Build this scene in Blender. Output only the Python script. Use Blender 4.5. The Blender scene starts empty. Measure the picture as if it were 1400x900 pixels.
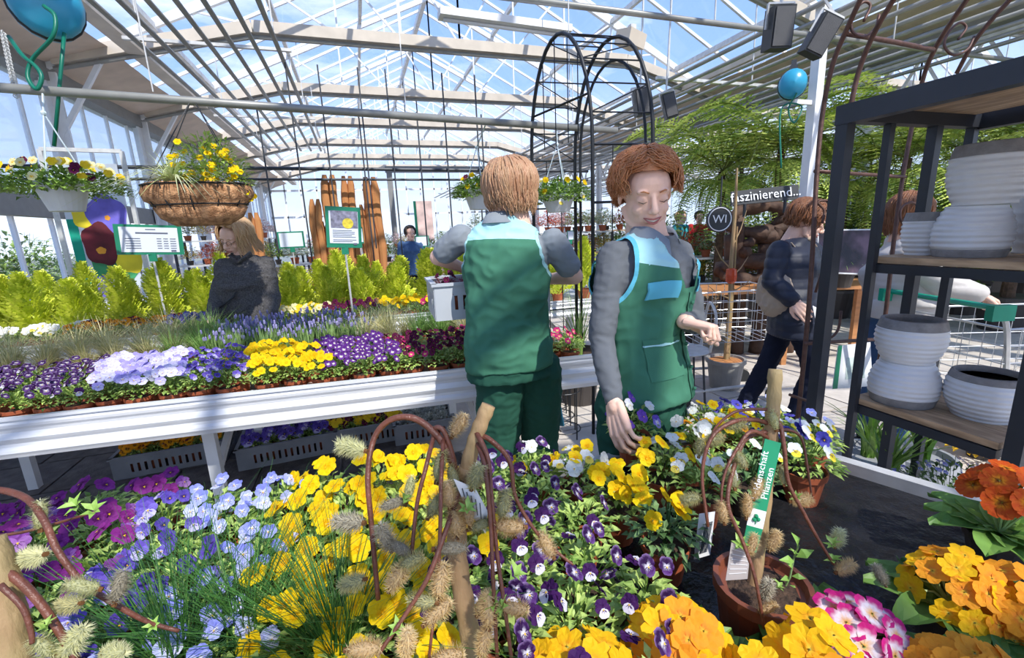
import bpy, math, random
from math import sin, cos, pi, radians, sqrt
from mathutils import Vector, Matrix, Euler, noise
random.seed(7)
SC = bpy.context.scene
COL = SC.collection
# ---------------------------------------------------------------- camera
CX = Vector((0.9457114451, 0.1091711404, -0.3061233814))
CY = Vector((-0.3222048223, 0.1914990925, -0.9270987811))
CW = Vector((-0.0425900815, 0.9754023578, 0.2162783514))
FPX = 610.0
EYE = Vector((0, 0, 1.45))
cam_data = bpy.data.cameras.new('camera')
cam_data.sensor_width = 36.0
cam_data.lens = FPX / 1400.0 * 36.0
cam_data.clip_start = 0.02
cam_data.clip_end = 400
cam = bpy.data.objects.new('camera', cam_data)
COL.objects.link(cam)
cam.matrix_world = Matrix(((CX.x, CX.y, CX.z, EYE.x), (CY.x, CY.y, CY.z, EYE.y), (CW.x, CW.y, CW.z, EYE.z), (0, 0, 0, 1)))
SC.camera = cam
SC.view_settings.view_transform = 'Standard'
SC.view_settings.look = 'None'
SC.view_settings.gamma = 1.0
SC.view_settings.use_curve_mapping = False
SC.view_settings.exposure = 0.32
# ---------------------------------------------------------------- sky and sun
world = bpy.data.worlds.new('sky'); SC.world = world; world.use_nodes = True
wn = world.node_tree.nodes; wl = world.node_tree.links; wn.clear()
w_out = wn.new('ShaderNodeOutputWorld'); w_bg = wn.new('ShaderNodeBackground')
w_tc = wn.new('ShaderNodeTexCoord'); w_sep = wn.new('ShaderNodeSeparateXYZ'); w_ramp = wn.new('ShaderNodeValToRGB')
w_noise = wn.new('ShaderNodeTexNoise'); w_map = wn.new('ShaderNodeMapping'); w_mix = wn.new('ShaderNodeMix'); w_mix.data_type = 'RGBA'
w_cr = wn.new('ShaderNodeValToRGB')
w_map.inputs['Scale'].default_value = (1.0, 2.2, 5.0)
w_noise.inputs['Scale'].default_value = 2.2; w_noise.inputs['Detail'].default_value = 6; w_noise.inputs['Roughness'].default_value = 0.6
wl.new(w_tc.outputs['Generated'], w_sep.inputs[0]); wl.new(w_sep.outputs['Z'], w_ramp.inputs[0])
w_ramp.color_ramp.elements[0].position = 0.0; w_ramp.color_ramp.elements[0].color = (0.74, 0.80, 0.88, 1)
w_ramp.color_ramp.elements[1].position = 0.75; w_ramp.color_ramp.elements[1].color = (0.14, 0.25, 0.56, 1)
e = w_ramp.color_ramp.elements.new(0.28); e.color = (0.24, 0.38, 0.70, 1)
wl.new(w_tc.outputs['Generated'], w_map.inputs[0]); wl.new(w_map.outputs[0], w_noise.inputs[0])
w_cr.color_ramp.elements[0].position = 0.54; w_cr.color_ramp.elements[0].color = (0, 0, 0, 1)
w_cr.color_ramp.elements[1].position = 0.78; w_cr.color_ramp.elements[1].color = (0.8, 0.8, 0.8, 1)
wl.new(w_noise.outputs['Fac'], w_cr.inputs[0]); wl.new(w_cr.outputs[0], w_mix.inputs['Factor'])
wl.new(w_ramp.outputs[0], w_mix.inputs[6]); w_mix.inputs[7].default_value = (0.80, 0.83, 0.88, 1)
wl.new(w_mix.outputs[2], w_bg.inputs[0]); w_bg.inputs[1].default_value = 1.55
wl.new(w_bg.outputs[0], w_out.inputs[0])
sun_d = bpy.data.lights.new('sun', 'SUN'); sun_d.energy = 4.3; sun_d.angle = radians(0.6); sun_d.color = (1.0, 0.94, 0.84)
sun = bpy.data.objects.new('sun', sun_d); COL.objects.link(sun); sun.location = (3, -6, 9)
sun_from = Vector((0.27, -1.0, 1.17)).normalized()
sun.rotation_euler = sun_from.to_track_quat('Z', 'Y').to_euler()

# ---------------------------------------------------------------- helpers
def V(*a): return Vector(a)
def at(x, y, d):
    "photo pixel + depth along the optical axis -> world point"
    c = Vector(((x - 700) / FPX, (450 - y) / FPX, -1.0)) * d
    return EYE + Vector((CX.dot(c), CY.dot(c), CW.dot(c)))
def _ray(x, y): return at(x, y, 1.0) - EYE
def atZ(x, y, z): r = _ray(x, y); return EYE + r * ((z - EYE.z) / r.z)
def atY(x, y, Y): r = _ray(x, y); return EYE + r * (Y / r.y)
def atX(x, y, X): r = _ray(x, y); return EYE + r * (X / r.x)
def rnd(a, b): return random.uniform(a, b)

def _mix(nt, fac, a, b):
    m = nt.nodes.new('ShaderNodeMix'); m.data_type = 'RGBA'
    if isinstance(fac, float): m.inputs['Factor'].default_value = fac
    else: nt.links.new(fac, m.inputs['Factor'])
    for i, v in ((6, a), (7, b)):
        if isinstance(v, tuple): m.inputs[i].default_value = v if len(v) == 4 else (*v, 1)
        else: nt.links.new(v, m.inputs[i])
    return m.outputs[2]
MATS = {}
def mat(name, col=(.5, .5, .5), rough=.6, metal=0., vary=.12, scale=8., bump=.0, bscale=40., vcol=False, trans=0., emit=0., col2=None, spec=.5, stretch=None, randobj=0.):
    if name in MATS: return MATS[name]
    m = bpy.data.materials.new(name); m.use_nodes = True; nt = m.node_tree; n = nt.nodes; L = nt.links
    b = n['Principled BSDF']; out = n['Material Output']
    b.inputs['Roughness'].default_value = rough; b.inputs['Metallic'].default_value = metal
    b.inputs['Specular IOR Level'].default_value = spec
    tc = n.new('ShaderNodeTexCoord'); mp = n.new('ShaderNodeMapping'); L.new(tc.outputs['Object'], mp.inputs[0])
    if stretch: mp.inputs['Scale'].default_value = stretch
    if vcol:
        a = n.new('ShaderNodeVertexColor'); a.layer_name = 'Col'; base = a.outputs[0]
    else: base = (*col, 1)
    if vary > 0 or col2:
        no = n.new('ShaderNodeTexNoise'); no.inputs['Scale'].default_value = scale; no.inputs['Detail'].default_value = 4
        L.new(mp.outputs[0], no.inputs[0])
        if col2:
            r = n.new('ShaderNodeValToRGB'); r.color_ramp.elements[0].position = .38; r.color_ramp.elements[1].position = .62
            L.new(no.outputs['Fac'], r.inputs[0]); base = _mix(nt, r.outputs[0], base, (*col2, 1))
        if vary > 0:
            mr = n.new('ShaderNodeMapRange'); mr.inputs[3].default_value = 1 - vary; mr.inputs[4].default_value = 1 + vary
            mr.inputs[1].default_value = .3; mr.inputs[2].default_value = .7
            L.new(no.outputs['Fac'], mr.inputs[0])
            mm = n.new('ShaderNodeVectorMath'); mm.operation = 'MULTIPLY'
            if isinstance(base, tuple): mm.inputs[0].default_value = base[:3]
            else: L.new(base, mm.inputs[0])
            L.new(mr.outputs[0], mm.inputs[1]); base = mm.outputs[0]
    if randobj > 0:
        oi = n.new('ShaderNodeObjectInfo'); mr = n.new('ShaderNodeMapRange'); mr.inputs[3].default_value = 1 - randobj; mr.inputs[4].default_value = 1 + randobj
        L.new(oi.outputs['Random'], mr.inputs[0]); mm = n.new('ShaderNodeVectorMath'); mm.operation = 'MULTIPLY'
        if isinstance(base, tuple): mm.inputs[0].default_value = base[:3]
        else: L.new(base, mm.inputs[0])
        L.new(mr.outputs[0], mm.inputs[1]); base = mm.outputs[0]
    if isinstance(base, tuple): b.inputs['Base Color'].default_value = base
    else: L.new(base, b.inputs['Base Color'])
    if bump > 0:
        no2 = n.new('ShaderNodeTexNoise'); no2.inputs['Scale'].default_value = bscale; no2.inputs['Detail'].default_value = 5
        L.new(mp.outputs[0], no2.inputs[0]); bp = n.new('ShaderNodeBump'); bp.inputs['Strength'].default_value = bump; bp.inputs['Distance'].default_value = .01
        L.new(no2.outputs['Fac'], bp.inputs['Height']); L.new(bp.outputs[0], b.inputs['Normal'])
    if emit > 0:
        b.inputs['Emission Strength'].default_value = emit
        b.inputs['Emission Color'].default_value = (*col, 1)
    if trans > 0:
        t = n.new('ShaderNodeBsdfTranslucent'); ms = n.new('ShaderNodeMixShader'); ms.inputs[0].default_value = trans
        if isinstance(base, tuple): t.inputs[0].default_value = base
        else: L.new(base, t.inputs[0])
        L.new(b.outputs[0], ms.inputs[1]); L.new(t.outputs[0], ms.inputs[2]); L.new(ms.outputs[0], out.inputs[0])
    MATS[name] = m
    return m
def glass_mat(name, tint=(.93, .97, 1.0), refl=.10, haze=0.0):
    m = bpy.data.materials.new(name); m.use_nodes = True; nt = m.node_tree; n = nt.nodes; n.clear()
    o = n.new('ShaderNodeOutputMaterial'); t = n.new('ShaderNodeBsdfTransparent'); t.inputs[0].default_value = (*tint, 1)
    g = n.new('ShaderNodeBsdfGlossy'); g.inputs['Roughness'].default_value = .03; ms = n.new('ShaderNodeMixShader')
    tr = n.new('ShaderNodeBsdfTranslucent'); tr.inputs[0].default_value = (.9, .95, 1, 1); ms2 = n.new('ShaderNodeMixShader')
    ms2.inputs[0].default_value = haze; nt.links.new(t.outputs[0], ms2.inputs[1]); nt.links.new(tr.outputs[0], ms2.inputs[2])
    ms.inputs[0].default_value = refl
    nt.links.new(ms2.outputs[0], ms.inputs[1]); nt.links.new(g.outputs[0], ms.inputs[2]); nt.links.new(ms.outputs[0], o.inputs[0])
    return m

class MB:
    def __init__(s): s.v = []; s.f = []; s.m = []; s.c = []; s.cc = (1, 1, 1); s.mi = 0
    def add(s, verts, faces, cols=None):
        o = len(s.v); s.v += [tuple(p) for p in verts]; s.f += [tuple(i + o for i in f) for f in faces]
        s.m += [s.mi] * len(faces); s.c += (cols if cols else [s.cc] * len(verts))
        return s
    def box(s, c, d, rot=None, bev=0.):
        c = Vector(c); hx, hy, hz = d[0] / 2, d[1] / 2, d[2] / 2
        vs = [Vector((x * hx, y * hy, z * hz)) for x in (-1, 1) for y in (-1, 1) for z in (-1, 1)]
        if rot is not None:
            R = rot if isinstance(rot, Matrix) else (Matrix.Rotation(rot, 3, 'Z') if isinstance(rot, (int, float)) else Euler(rot).to_matrix())
            vs = [R @ p for p in vs]
        s.add([p + c for p in vs], [(0, 1, 3, 2), (4, 6, 7, 5), (0, 4, 5, 1), (2, 3, 7, 6), (0, 2, 6, 4), (1, 5, 7, 3)]); return s
    def beam(s, a, b, w, h=None, up=(0, 0, 1)):
        a = Vector(a); b = Vector(b); h = h or w; t = (b - a).normalized(); u = Vector(up)
        if abs(t.dot(u)) > .98: u = Vector((0, 1, 0))
        r = t.cross(u).normalized(); u = r.cross(t)
        vs = []
        for p in (a, b):
            for i, j in ((-1, -1), (1, -1), (1, 1), (-1, 1)): vs.append(p + r * (i * w / 2) + u * (j * h / 2))
        s.add(vs, [(0, 1, 2, 3)[::-1], (4, 5, 6, 7), (0, 1, 5, 4), (1, 2, 6, 5), (2, 3, 7, 6), (3, 0, 4, 7)]); return s
    def tube(s, pts, rad, n=6, cap=True, flat=1.0):
        pts = [Vector(p) for p in pts]; k = len(pts)
        if not isinstance(rad, (list, tuple)): rad = [rad] * k
        t0 = (pts[1] - pts[0]).normalized(); u = Vector((0, 0, 1)) if abs(t0.z) < .9 else Vector((1, 0, 0))
        r = t0.cross(u).normalized(); vs = []
        for i, p in enumerate(pts):
            t = (pts[min(i + 1, k - 1)] - pts[max(i - 1, 0)]).normalized()
            r = (r - t * r.dot(t)).normalized(); q = t.cross(r)
            for j in range(n):
                a = 2 * pi * j / n; vs.append(p + (r * cos(a) + q * (sin(a) * flat)) * rad[i])
        fs = [(i * n + j, i * n + (j + 1) % n, (i + 1) * n + (j + 1) % n, (i + 1) * n + j) for i in range(k - 1) for j in range(n)]
        if cap: fs += [tuple(range(n))[::-1], tuple(range((k - 1) * n, k * n))]
        s.add(vs, fs); return s
    def lathe(s, prof, n=16, c=(0, 0, 0), sx=1., sy=1., fn=None):
        c = Vector(c); vs = []
        for r, z in prof:
            for j in range(n):
                a = 2 * pi * j / n; rr = r * (fn(a, z) if fn else 1)
                vs.append(c + Vector((rr * cos(a) * sx, rr * sin(a) * sy, z)))
        k = len(prof)
        fs = [(i * n + j, i * n + (j + 1) % n, (i + 1) * n + (j + 1) % n, (i + 1) * n + j) for i in range(k - 1) for j in range(n)]
        if prof[0][0] > 1e-5: fs.append(tuple(range(n))[::-1])
        if prof[-1][0] > 1e-5: fs.append(tuple(range((k - 1) * n, k * n)))
        s.add(vs, fs); return s
    def ball(s, c, r, n=10, k=7, sc=(1, 1, 1), rot=None):
        c = Vector(c); vs = []; R = Euler(rot).to_matrix() if rot is not None else Matrix.Identity(3)
        for i in range(k + 1):
            th = pi * i / k
            for j in range(n):
                a = 2 * pi * j / n
                vs.append(c + R @ Vector((r * sc[0] * sin(th) * cos(a), r * sc[1] * sin(th) * sin(a), -r * sc[2] * cos(th))))
        fs = [(i * n + j, i * n + (j + 1) % n, (i + 1) * n + (j + 1) % n, (i + 1) * n + j) for i in range(k) for j in range(n)]
        s.add(vs, fs); return s
    def xf(s, M):
        s.v = [tuple(M @ Vector(p)) for p in s.v]; return s
    def mesh(s, name, mats, smooth=False):
        me = bpy.data.meshes.new(name); me.from_pydata(s.v, [], s.f)
        if not isinstance(mats, (list, tuple)): mats = [mats]
        for m in mats: me.materials.append(m)
        if len(mats) > 1: me.polygons.foreach_set('material_index', s.m)
        if any(c != (1, 1, 1) for c in s.c[:4]) or len(set(s.c)) > 1:
            a = me.color_attributes.new('Col', 'FLOAT_COLOR', 'POINT')
            a.data.foreach_set('color', [x for c in s.c for x in (c[0], c[1], c[2], 1.0)])
        if smooth: me.polygons.foreach_set('use_smooth', [True] * len(me.polygons))
        me.update(); return me
    def build(s, name, mats, parent=None, smooth=False, **kw):
        return link(name, s.mesh(name, mats, smooth), parent, **kw)
def link(name, me, parent=None, loc=None, rot=None, scale=None, **kw):
    o = bpy.data.objects.new(name, me); COL.objects.link(o)
    if parent is not None:
        o.parent = parent
        if loc is None: o.matrix_parent_inverse = root_inv(parent)
    if loc is not None: o.location = loc
    if rot is not None: o.rotation_euler = rot
    if scale is not None: o.scale = (scale,) * 3 if isinstance(scale, (int, float)) else scale
    for k, v in kw.items(): o[k] = v
    return o
def world_m(o):
    m = o.matrix_basis.copy()
    return world_m(o.parent) @ o.matrix_parent_inverse @ m if o.parent else m
def root_inv(p): return world_m(p).inverted()
def thing(name, label, cat, loc=(0, 0, 0), rz=0., group=None):
    o = bpy.data.objects.new(name, None); COL.objects.link(o); o.empty_display_size = .05
    o.location = loc; o.rotation_euler = (0, 0, rz); o['label'] = label; o['category'] = cat
    if group: o['group'] = group
    return o
def tag(o, label, cat, group=None):
    o['label'] = label; o['category'] = cat
    if group: o['group'] = group
    return o
def struct(o): o['kind'] = 'structure'; return o
def children(o): return KIDS.get(o.name, [])
def copy_tree(root, loc, rz=0., label=None, group=None, scale=None):
    r = root.copy(); COL.objects.link(r); r.location = loc; r.rotation_euler = (0, 0, rz)
    if scale: r.scale = (scale,) * 3
    if label: r['label'] = label
    if group: r['group'] = group
    for ch in list(root.children):
        c = ch.copy(); COL.objects.link(c); c.parent = r
        for g in list(ch.children):
            d = g.copy(); COL.objects.link(d); d.parent = c
    return r
def arc(c, r, a0, a1, n, ax=(1, 0, 0), ay=(0, 0, 1)):
    c = Vector(c); ax = Vector(ax); ay = Vector(ay)
    return [c + ax * (r * cos(radians(a0 + (a1 - a0) * i / n))) + ay * (r * sin(radians(a0 + (a1 - a0) * i / n))) for i in range(n + 1)]
def spline(pts, n=6):
    "Catmull-Rom through pts"
    P = [Vector(p) for p in pts]; P = [P[0] * 2 - P[1]] + P + [P[-1] * 2 - P[-2]]; out = []
    for i in range(1, len(P) - 2):
        for k in range(n):
            t = k / n; a, b, c, d = P[i - 1], P[i], P[i + 1], P[i + 2]
            out.append(.5 * ((2 * b) + (c - a) * t + (2 * a - 5 * b + 4 * c - d) * t * t + (3 * b - a - 3 * c + d) * t ** 3))
    out.append(P[-2]); return out
def text_obj(name, body, size, loc, xdir, ydir, material, parent=None, align='CENTER', extrude=.0006):
    cu = bpy.data.curves.new(name, 'FONT'); cu.body = body; cu.size = size; cu.align_x = align; cu.align_y = 'CENTER'; cu.extrude = extrude; cu.resolution_u = 2
    o = bpy.data.objects.new('tmp', cu); COL.objects.link(o)
    dg = bpy.context.evaluated_depsgraph_get(); me = bpy.data.meshes.new_from_object(o.evaluated_get(dg))
    bpy.data.objects.remove(o); xd = Vector(xdir).normalized(); yd = Vector(ydir); yd = (yd - xd * yd.dot(xd)).normalized(); zd = xd.cross(yd)
    Mx = Matrix(((xd.x, yd.x, zd.x, loc[0]), (xd.y, yd.y, zd.y, loc[1]), (xd.z, yd.z, zd.z, loc[2]), (0, 0, 0, 1)))
    me.transform(Mx); me.materials.clear(); me.materials.append(material)
    return link(name, me, parent)
# ================================================================ STRUCTURE
m_white = mat('white_paint', (.80, .81, .82), .45, vary=.05)
m_steel = mat('galvanised_steel', (.64, .64, .63), .5, .3, vary=.15, scale=14)
m_pipe = mat('grey_pipe', (.29, .29, .27), .45, .3, vary=.1)
m_beige = mat('beige_screen_cloth', (.62, .50, .40), .85, vary=.12, scale=3)
m_beam = mat('cream_beam', (.64, .56, .46), .6, vary=.12, scale=3)
m_bar = mat('white_glazing_bar', (.82, .84, .86), .4, vary=.04)
m_grey = mat('grey_panel', (.25, .25, .24), .6, vary=.08)
m_black = mat('black_iron', (.025, .027, .03), .45, .3, vary=.1)
m_darkpole = mat('dark_grey_metal', (.045, .05, .06), .5, .2, vary=.1)
m_glass = glass_mat('roof_glass', (.93, .96, 1.0), .06)
m_wallglass = glass_mat('wall_glass', (.90, .95, 1.0), .08, .25)
XL, XR, XC, GZ = -4.1, 8.4, 2.15, 3.95     # gutters, ridge line, gutter height
RZ = GZ + 3.05
Y0, Y1 = -5.2, 26.8
FR = [-3.2, -0.2, 2.8, 5.8, 8.8, 11.8, 14.8, 17.8, 20.8, 23.8]
m_petal = mat('petal', vcol=True, rough=.65, vary=.06, scale=60, trans=.28, spec=.2, randobj=.07)
m_leaf = mat('leaf', vcol=True, rough=.45, vary=.15, scale=30, trans=.22, spec=.35, randobj=.1)
m_terra = mat('terracotta_plastic', (.46, .12, .05), .55, vary=.12, trans=.08)
m_darkpot = mat('dark_plastic_pot', (.06, .05, .045), .5, vary=.1)
m_soil = mat('soil', (.07, .04, .025), .95, vary=.5, scale=90, bump=.8, bscale=160)
m_whitepot = mat('white_plastic_pot', (.75, .76, .78), .4, vary=.05)
m_label = mat('white_label', (.85, .86, .88), .4, vary=.02)
m_ink = mat('dark_print', (.05, .06, .08), .6, vary=0)
m_catkin = mat('catkin', vcol=True, rough=.9, vary=.1, scale=80, trans=.4, spec=.1)
m_twig = mat('reddish_twig', (.15, .05, .030), .4, vary=.3, scale=40, bump=.3, bscale=150)
m_stake = mat('bark_cane', (.42, .26, .13), .7, vary=.25, scale=25, bump=.5, bscale=70, col2=(.30, .22, .10), stretch=(1, 1, .3))
m_terra2 = mat('terracotta_soil_mix', vcol=True, rough=.7)

# floor: a slab with laid paving stones in the part in view
m_ground = mat('paving_joint', (.20, .18, .16), .9, vary=.15, scale=2)
m_pave = mat('concrete_paving', (.60, .54, .47), .85, vary=.12, scale=9, bump=.25, bscale=60, randobj=.08)
fl = MB().box((6, 11, -.06), (34, 44, .10)).build('floor', m_ground); struct(fl)
stone_me = MB()
stone_me.box((0, 0, -.004), (.485, .485, .02)); stone_me = stone_me.mesh('paving_stone', m_pave)
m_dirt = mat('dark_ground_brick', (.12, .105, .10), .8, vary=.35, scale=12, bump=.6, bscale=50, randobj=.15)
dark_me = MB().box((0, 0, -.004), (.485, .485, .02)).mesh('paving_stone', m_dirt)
cnt = 0
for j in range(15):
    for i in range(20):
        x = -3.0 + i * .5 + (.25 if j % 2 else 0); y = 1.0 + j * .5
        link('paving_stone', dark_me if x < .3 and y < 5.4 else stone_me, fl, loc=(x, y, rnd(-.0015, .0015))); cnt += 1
b = MB()
for j in range(-8, 50):
    for i in range(-6, 44):
        x = -3.0 + i * .5 + (.25 if j % 2 else 0); y = 1.0 + j * .5
        if 0 <= j < 15 and 0 <= i < 20: continue
        b.box((x, y, -.004), (.485, .485, .02))
b.build('outer_paving', m_pave, fl, kind='stuff')
# trusses / portal frames
def frame(y, xc, xl, xr, main=True):
    b = MB()
    gz = GZ + .02; h1 = 4.75
    pl, pr = (xl + .25, y, gz + .15), (xr - .25, y, gz + .15)
    bl, br = (xc - 3.35, y, h1), (xc + 3.45, y, h1)
    b.beam(bl, br, .20, .17); b.beam(pl, bl, .20, .17); b.beam(pr, br, .20, .17)
    b2 = MB()
    rz = RZ - .18
    b2.beam((xl, y, gz), (xc, y, rz), .07, .10); b2.beam((xr, y, gz), (xc, y, rz), .07, .10)
    n = 6
    for sx, xe in ((-1, xl), (1, xr)):
        for k in range(1, n + 1):
            x = xe + (xc - xe) * k / n; zr = gz + (rz - gz) * k / n
            zb = h1 if abs(x - xc) < 3.4 else gz + .15 + (h1 - gz - .15) * (abs(x - xe) / abs(abs(xe - xc) - 3.4))
            b2.beam((x, y, zb), (x, y, zr), .03)
            x2 = xe + (xc - xe) * (k - 1) / n; zr2 = gz + (rz - gz) * (k - 1) / n
            b2.beam((x, y, zb), (x2, y, zr2), .03)
    f = b.build('trim_1', m_beam); struct(f); c2 = MB(); o_ = V(0, -.02, -.13)
    c2.tube([Vector(bl) + o_, Vector(br) + o_], .035, 8); c2.tube([Vector(pl) + o_, Vector(bl) + o_], .035, 8); c2.tube([Vector(pr) + o_, Vector(br) + o_], .035, 8); c2.build('shade_roller', m_pipe, f)
    b2.build('rafter_truss', m_bar, f)
    return f
fr0 = None
for xc, xl, xr in ((XC, XL, XR), (XC + 12.5, XR, XR + 12.5)):
    for y in FR: frame(y, xc, xl, xr)
# roof: purlins, bars, panes
roof = MB()
for xc, xl, xr in ((XC, XL, XR), (XC + 12.5, XR, XR + 12.5)):
    for t in (.25, .5, .75):
        for xe in (xl, xr):
            x = xe + (xc - xe) * t; z = GZ + (RZ - GZ) * t - .06
            roof.beam((x, Y0, z), (x, Y1, z), .07, .09)
    roof.beam((xc, Y0, RZ - .05), (xc, Y1, RZ - .05), .10, .14)
roof = roof.build('ceiling', m_steel); struct(roof)
bar = MB()
S = (RZ - GZ) / (XC - XL)
ny = 32
bars = MB()
for xc, xl, xr in ((XC, XL, XR), (XC + 12.5, XR, XR + 12.5)):
    for k in range(ny + 1):
        y = Y0 + (Y1 - Y0) * k / ny
        bars.beam((xl, y, GZ + .03), (xc, y, RZ), .045, .05); bars.beam((xr, y, GZ + .03), (xc, y, RZ), .045, .05)
bars.build('glazing_bars', m_bar, roof, kind='stuff')
dy = (Y1 - Y0) / ny
pane = {}
for s in (-1, 1):
    b = MB(); w = 6.2; 
    b.add([(0, -dy / 2 + .03, 0), (0, dy / 2 - .03, 0), (s * w, dy / 2 - .03, -w * S), (s * w, -dy / 2 + .03, -w * S)], [(0, 1, 2, 3)])
    pane[s] = b.mesh('roof_pane', m_glass)
for xc in (XC, XC + 12.5):
    for k in range(ny):
        for s in (-1, 1):
            link('roof_pane', pane[s], roof, loc=(xc, Y0 + dy * (k + .5), RZ + .03))
# gutters, screens rolled along them, and inner beams
def gutter(x, sides):
    b = MB(); b.box((x, 10.8, GZ), (.34, 32, .24)); g = b.build('trim_2', m_grey); struct(g)
    for s in sides:
        # sagging cloth bays between frames
        c = MB()
        ys = [Y0] + FR + [Y1]
        for y0, y1 in zip(ys[:-1], ys[1:]):
            nx, nyy = 5, 10; vs = []; fs = []
            for i in range(nx + 1):
                for j in range(nyy + 1):
                    u = i / nx; v = j / nyy
                    sag = .06 * sin(pi * v) + .025 * abs(sin(3 * pi * v))
                    vs.append((x + s * (.12 + .85 * u), y0 + (y1 - y0) * v, GZ + .11 + .26 * u - sag * .7))
            for i in range(nx):
                for j in range(nyy):
                    a = i * (nyy + 1) + j; fs.append((a, a + 1, a + nyy + 2, a + nyy + 1))
            c.add(vs, fs)
        c.build('screen_cloth', m_beige, g, smooth=True)
        MB().beam((x + s * 1.3, Y0, GZ + .36), (x + s * 1.3, Y1, GZ + .36), .22, .14).build('inner_beam', m_beam, g)
    return g
gutter(XL, (1,)); gutter(XR, (-1, 1))
# columns
def column(x, y, w=.26):
    b = MB(); b.box((x, y, GZ / 2), (w, .05, GZ)); b.box((x, y - .09, GZ / 2), (.03, .16, GZ)); b.box((x, y + .09, GZ / 2), (.03, .16, GZ))
    b.box((x, y, .01), (.4, .4, .02)); b.beam((x, y, GZ - .9), (x + .7, y, GZ + .2), .06)
    o = b.build('trim_3', m_white); struct(o); return o
for y in FR: column(XL + .12, y)
for y in FR[3:]: column(XR, y, .2)
for y in FR[3:]: column(XR + 12.4, y, .2)
# left wall
wl_ = MB()
k = 0
y = Y0
while y < Y1 + .01:
    wl_.box((XL - .05, y, GZ / 2), (.05, .04, GZ)); y += .8
wl_.box((XL - .05, 10.8, .12), (.08, 32, .24)); wl_.box((XL - .05, 10.8, .95), (.05, 32, .06))
wl_ = wl_.build('wall_left', m_bar); struct(wl_)
MB().box((XL + .0, 10.8, 2.05), (.16, 32, .30)).build('vent_rail', m_grey, wl_)
pm = MB().box((0, 0, 0), (.008, .75, 1.85)).mesh('wall_pane', m_wallglass)
pm2 = MB().box((0, 0, 0), (.008, .75, 1.6)).mesh('wall_pane', m_glass)
for k in range(40):
    link('wall_pane', pm, wl_, loc=(XL - .05, Y0 + .4 + .8 * k, 3.1)); link('wall_pane', pm2, wl_, loc=(XL - .05, Y0 + .4 + .8 * k, 1.0))
# far wall with gate opening, right wall
wb = MB()
for xc, xl in ((XC, XL), (XC + 12.5, XR)):
    for k in range(17):
        x = xl + k * 12.5 / 16; t = 1 - abs(x - xc) / 6.25
        wb.box((x, Y1, (GZ + (RZ - GZ) * t) / 2), (.07, .06, GZ + (RZ - GZ) * t))
    for z in (.1, 1.0, 2.6, GZ): wb.box((xc, Y1, z), (12.5, .06, .10))
wb = wb.build('wall_back', m_bar); struct(wb)
gp = MB()
for xc, xl, xr in ((XC, XL, XR), (XC + 12.5, XR, XR + 12.5)):
    gp.add([(xl, Y1 + .04, 0), (xr, Y1 + .04, 0), (xr, Y1 + .04, GZ), (xc, Y1 + .04, RZ), (xl, Y1 + .04, GZ)], [(0, 1, 2, 3, 4)])
gp.build('gable_glass', m_wallglass, wb)
wr = MB()
y = Y0
while y < Y1: wr.box((XR + 12.5, y, GZ / 2), (.05, .05, GZ)); y += .8
for z in (.1, 1., GZ - .1): wr.box((XR + 12.5, 10.8, z), (.06, 32, .1))
wr = wr.build('wall_right', m_bar); struct(wr)
MB().box((XR + 12.56, 10.8, GZ / 2), (.01, 32, GZ)).build('wall_glass', m_wallglass, wr)
# heating pipes under the roof
pp = struct(MB().tube([(-1.82, 2.6, 3.4), (-1.82, 11.6, 3.4)], .024, 8).build('trim_4', m_pipe, smooth=True))
pipe_me = MB().tube([(0, 2.6, 3.4), (0, 11.6, 3.4)], .024, 8).mesh('heating_pipe', m_pipe, True)
for k in range(1, 7): link('heating_pipe', pipe_me, pp, loc=(-1.82 + .21 * k, 0, 0))
b = MB()
for y in (3.2, 5.8, 8.8, 11.5): b.box((-1.2, y, 3.44), (1.5, .04, .03)); [b.beam((x, y, 3.44), (x, y, 4.7), .012) for x in (-1.8, -.6)]
b.build('pipe_hanger', m_steel, pp)
pipe2 = MB().tube([(0, 1.0, 3.4), (0, 26, 3.4)], .026, 8).mesh('heating_pipe', m_pipe, True)
pr = struct(link('trim_5', pipe2)); pr.location = (4.35, 0, 0)
for k in range(1, 11): link('heating_pipe', pipe2, pr, loc=(.33 * k, 0, 0.0))
for k in range(13): link('heating_pipe', pipe2, pr, loc=(4.9 + .5 * k, 0, -.15 if k % 2 else .0))
b = MB()
for y in FR[3:]: b.box((6.0, y, 3.44), (3.6, .05, .04)); b.box((12, y, 3.4), (6.4, .05, .04)); [b.beam((x, y, 3.44), (x, y, 4.7), .014) for x in (4.4, 5.9, 9.5, 12, 14.5)]
b.build('pipe_hanger', m_steel, pr)
# lattice girder between the two bays on the right
b = MB()
for y0, y1 in zip(FR[2:-1], FR[3:]):
    b.beam((XR, y0, 3.1), (XR, y1, 3.1), .06); b.beam((XR, y0, 3.75), (XR, y1, 3.75), .06)
    for q in range(4):
        ya = y0 + (y1 - y0) * q / 4; yb = y0 + (y1 - y0) * (q + 1) / 4; ym = (ya + yb) / 2
        b.beam((XR, ya, 3.75), (XR, ym, 3.1), .035); b.beam((XR, ym, 3.1), (XR, yb, 3.75), .035)
struct(b.build('trim_6', m_steel))
# outside: ground and trees beyond the left glass
m_grass_out = mat('outside_ground', (.30, .30, .22), .95, vary=.3, scale=.6)
struct(MB().box((6, 20, -.2), (160, 160, .1)).build('outside_ground', m_grass_out))
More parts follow.
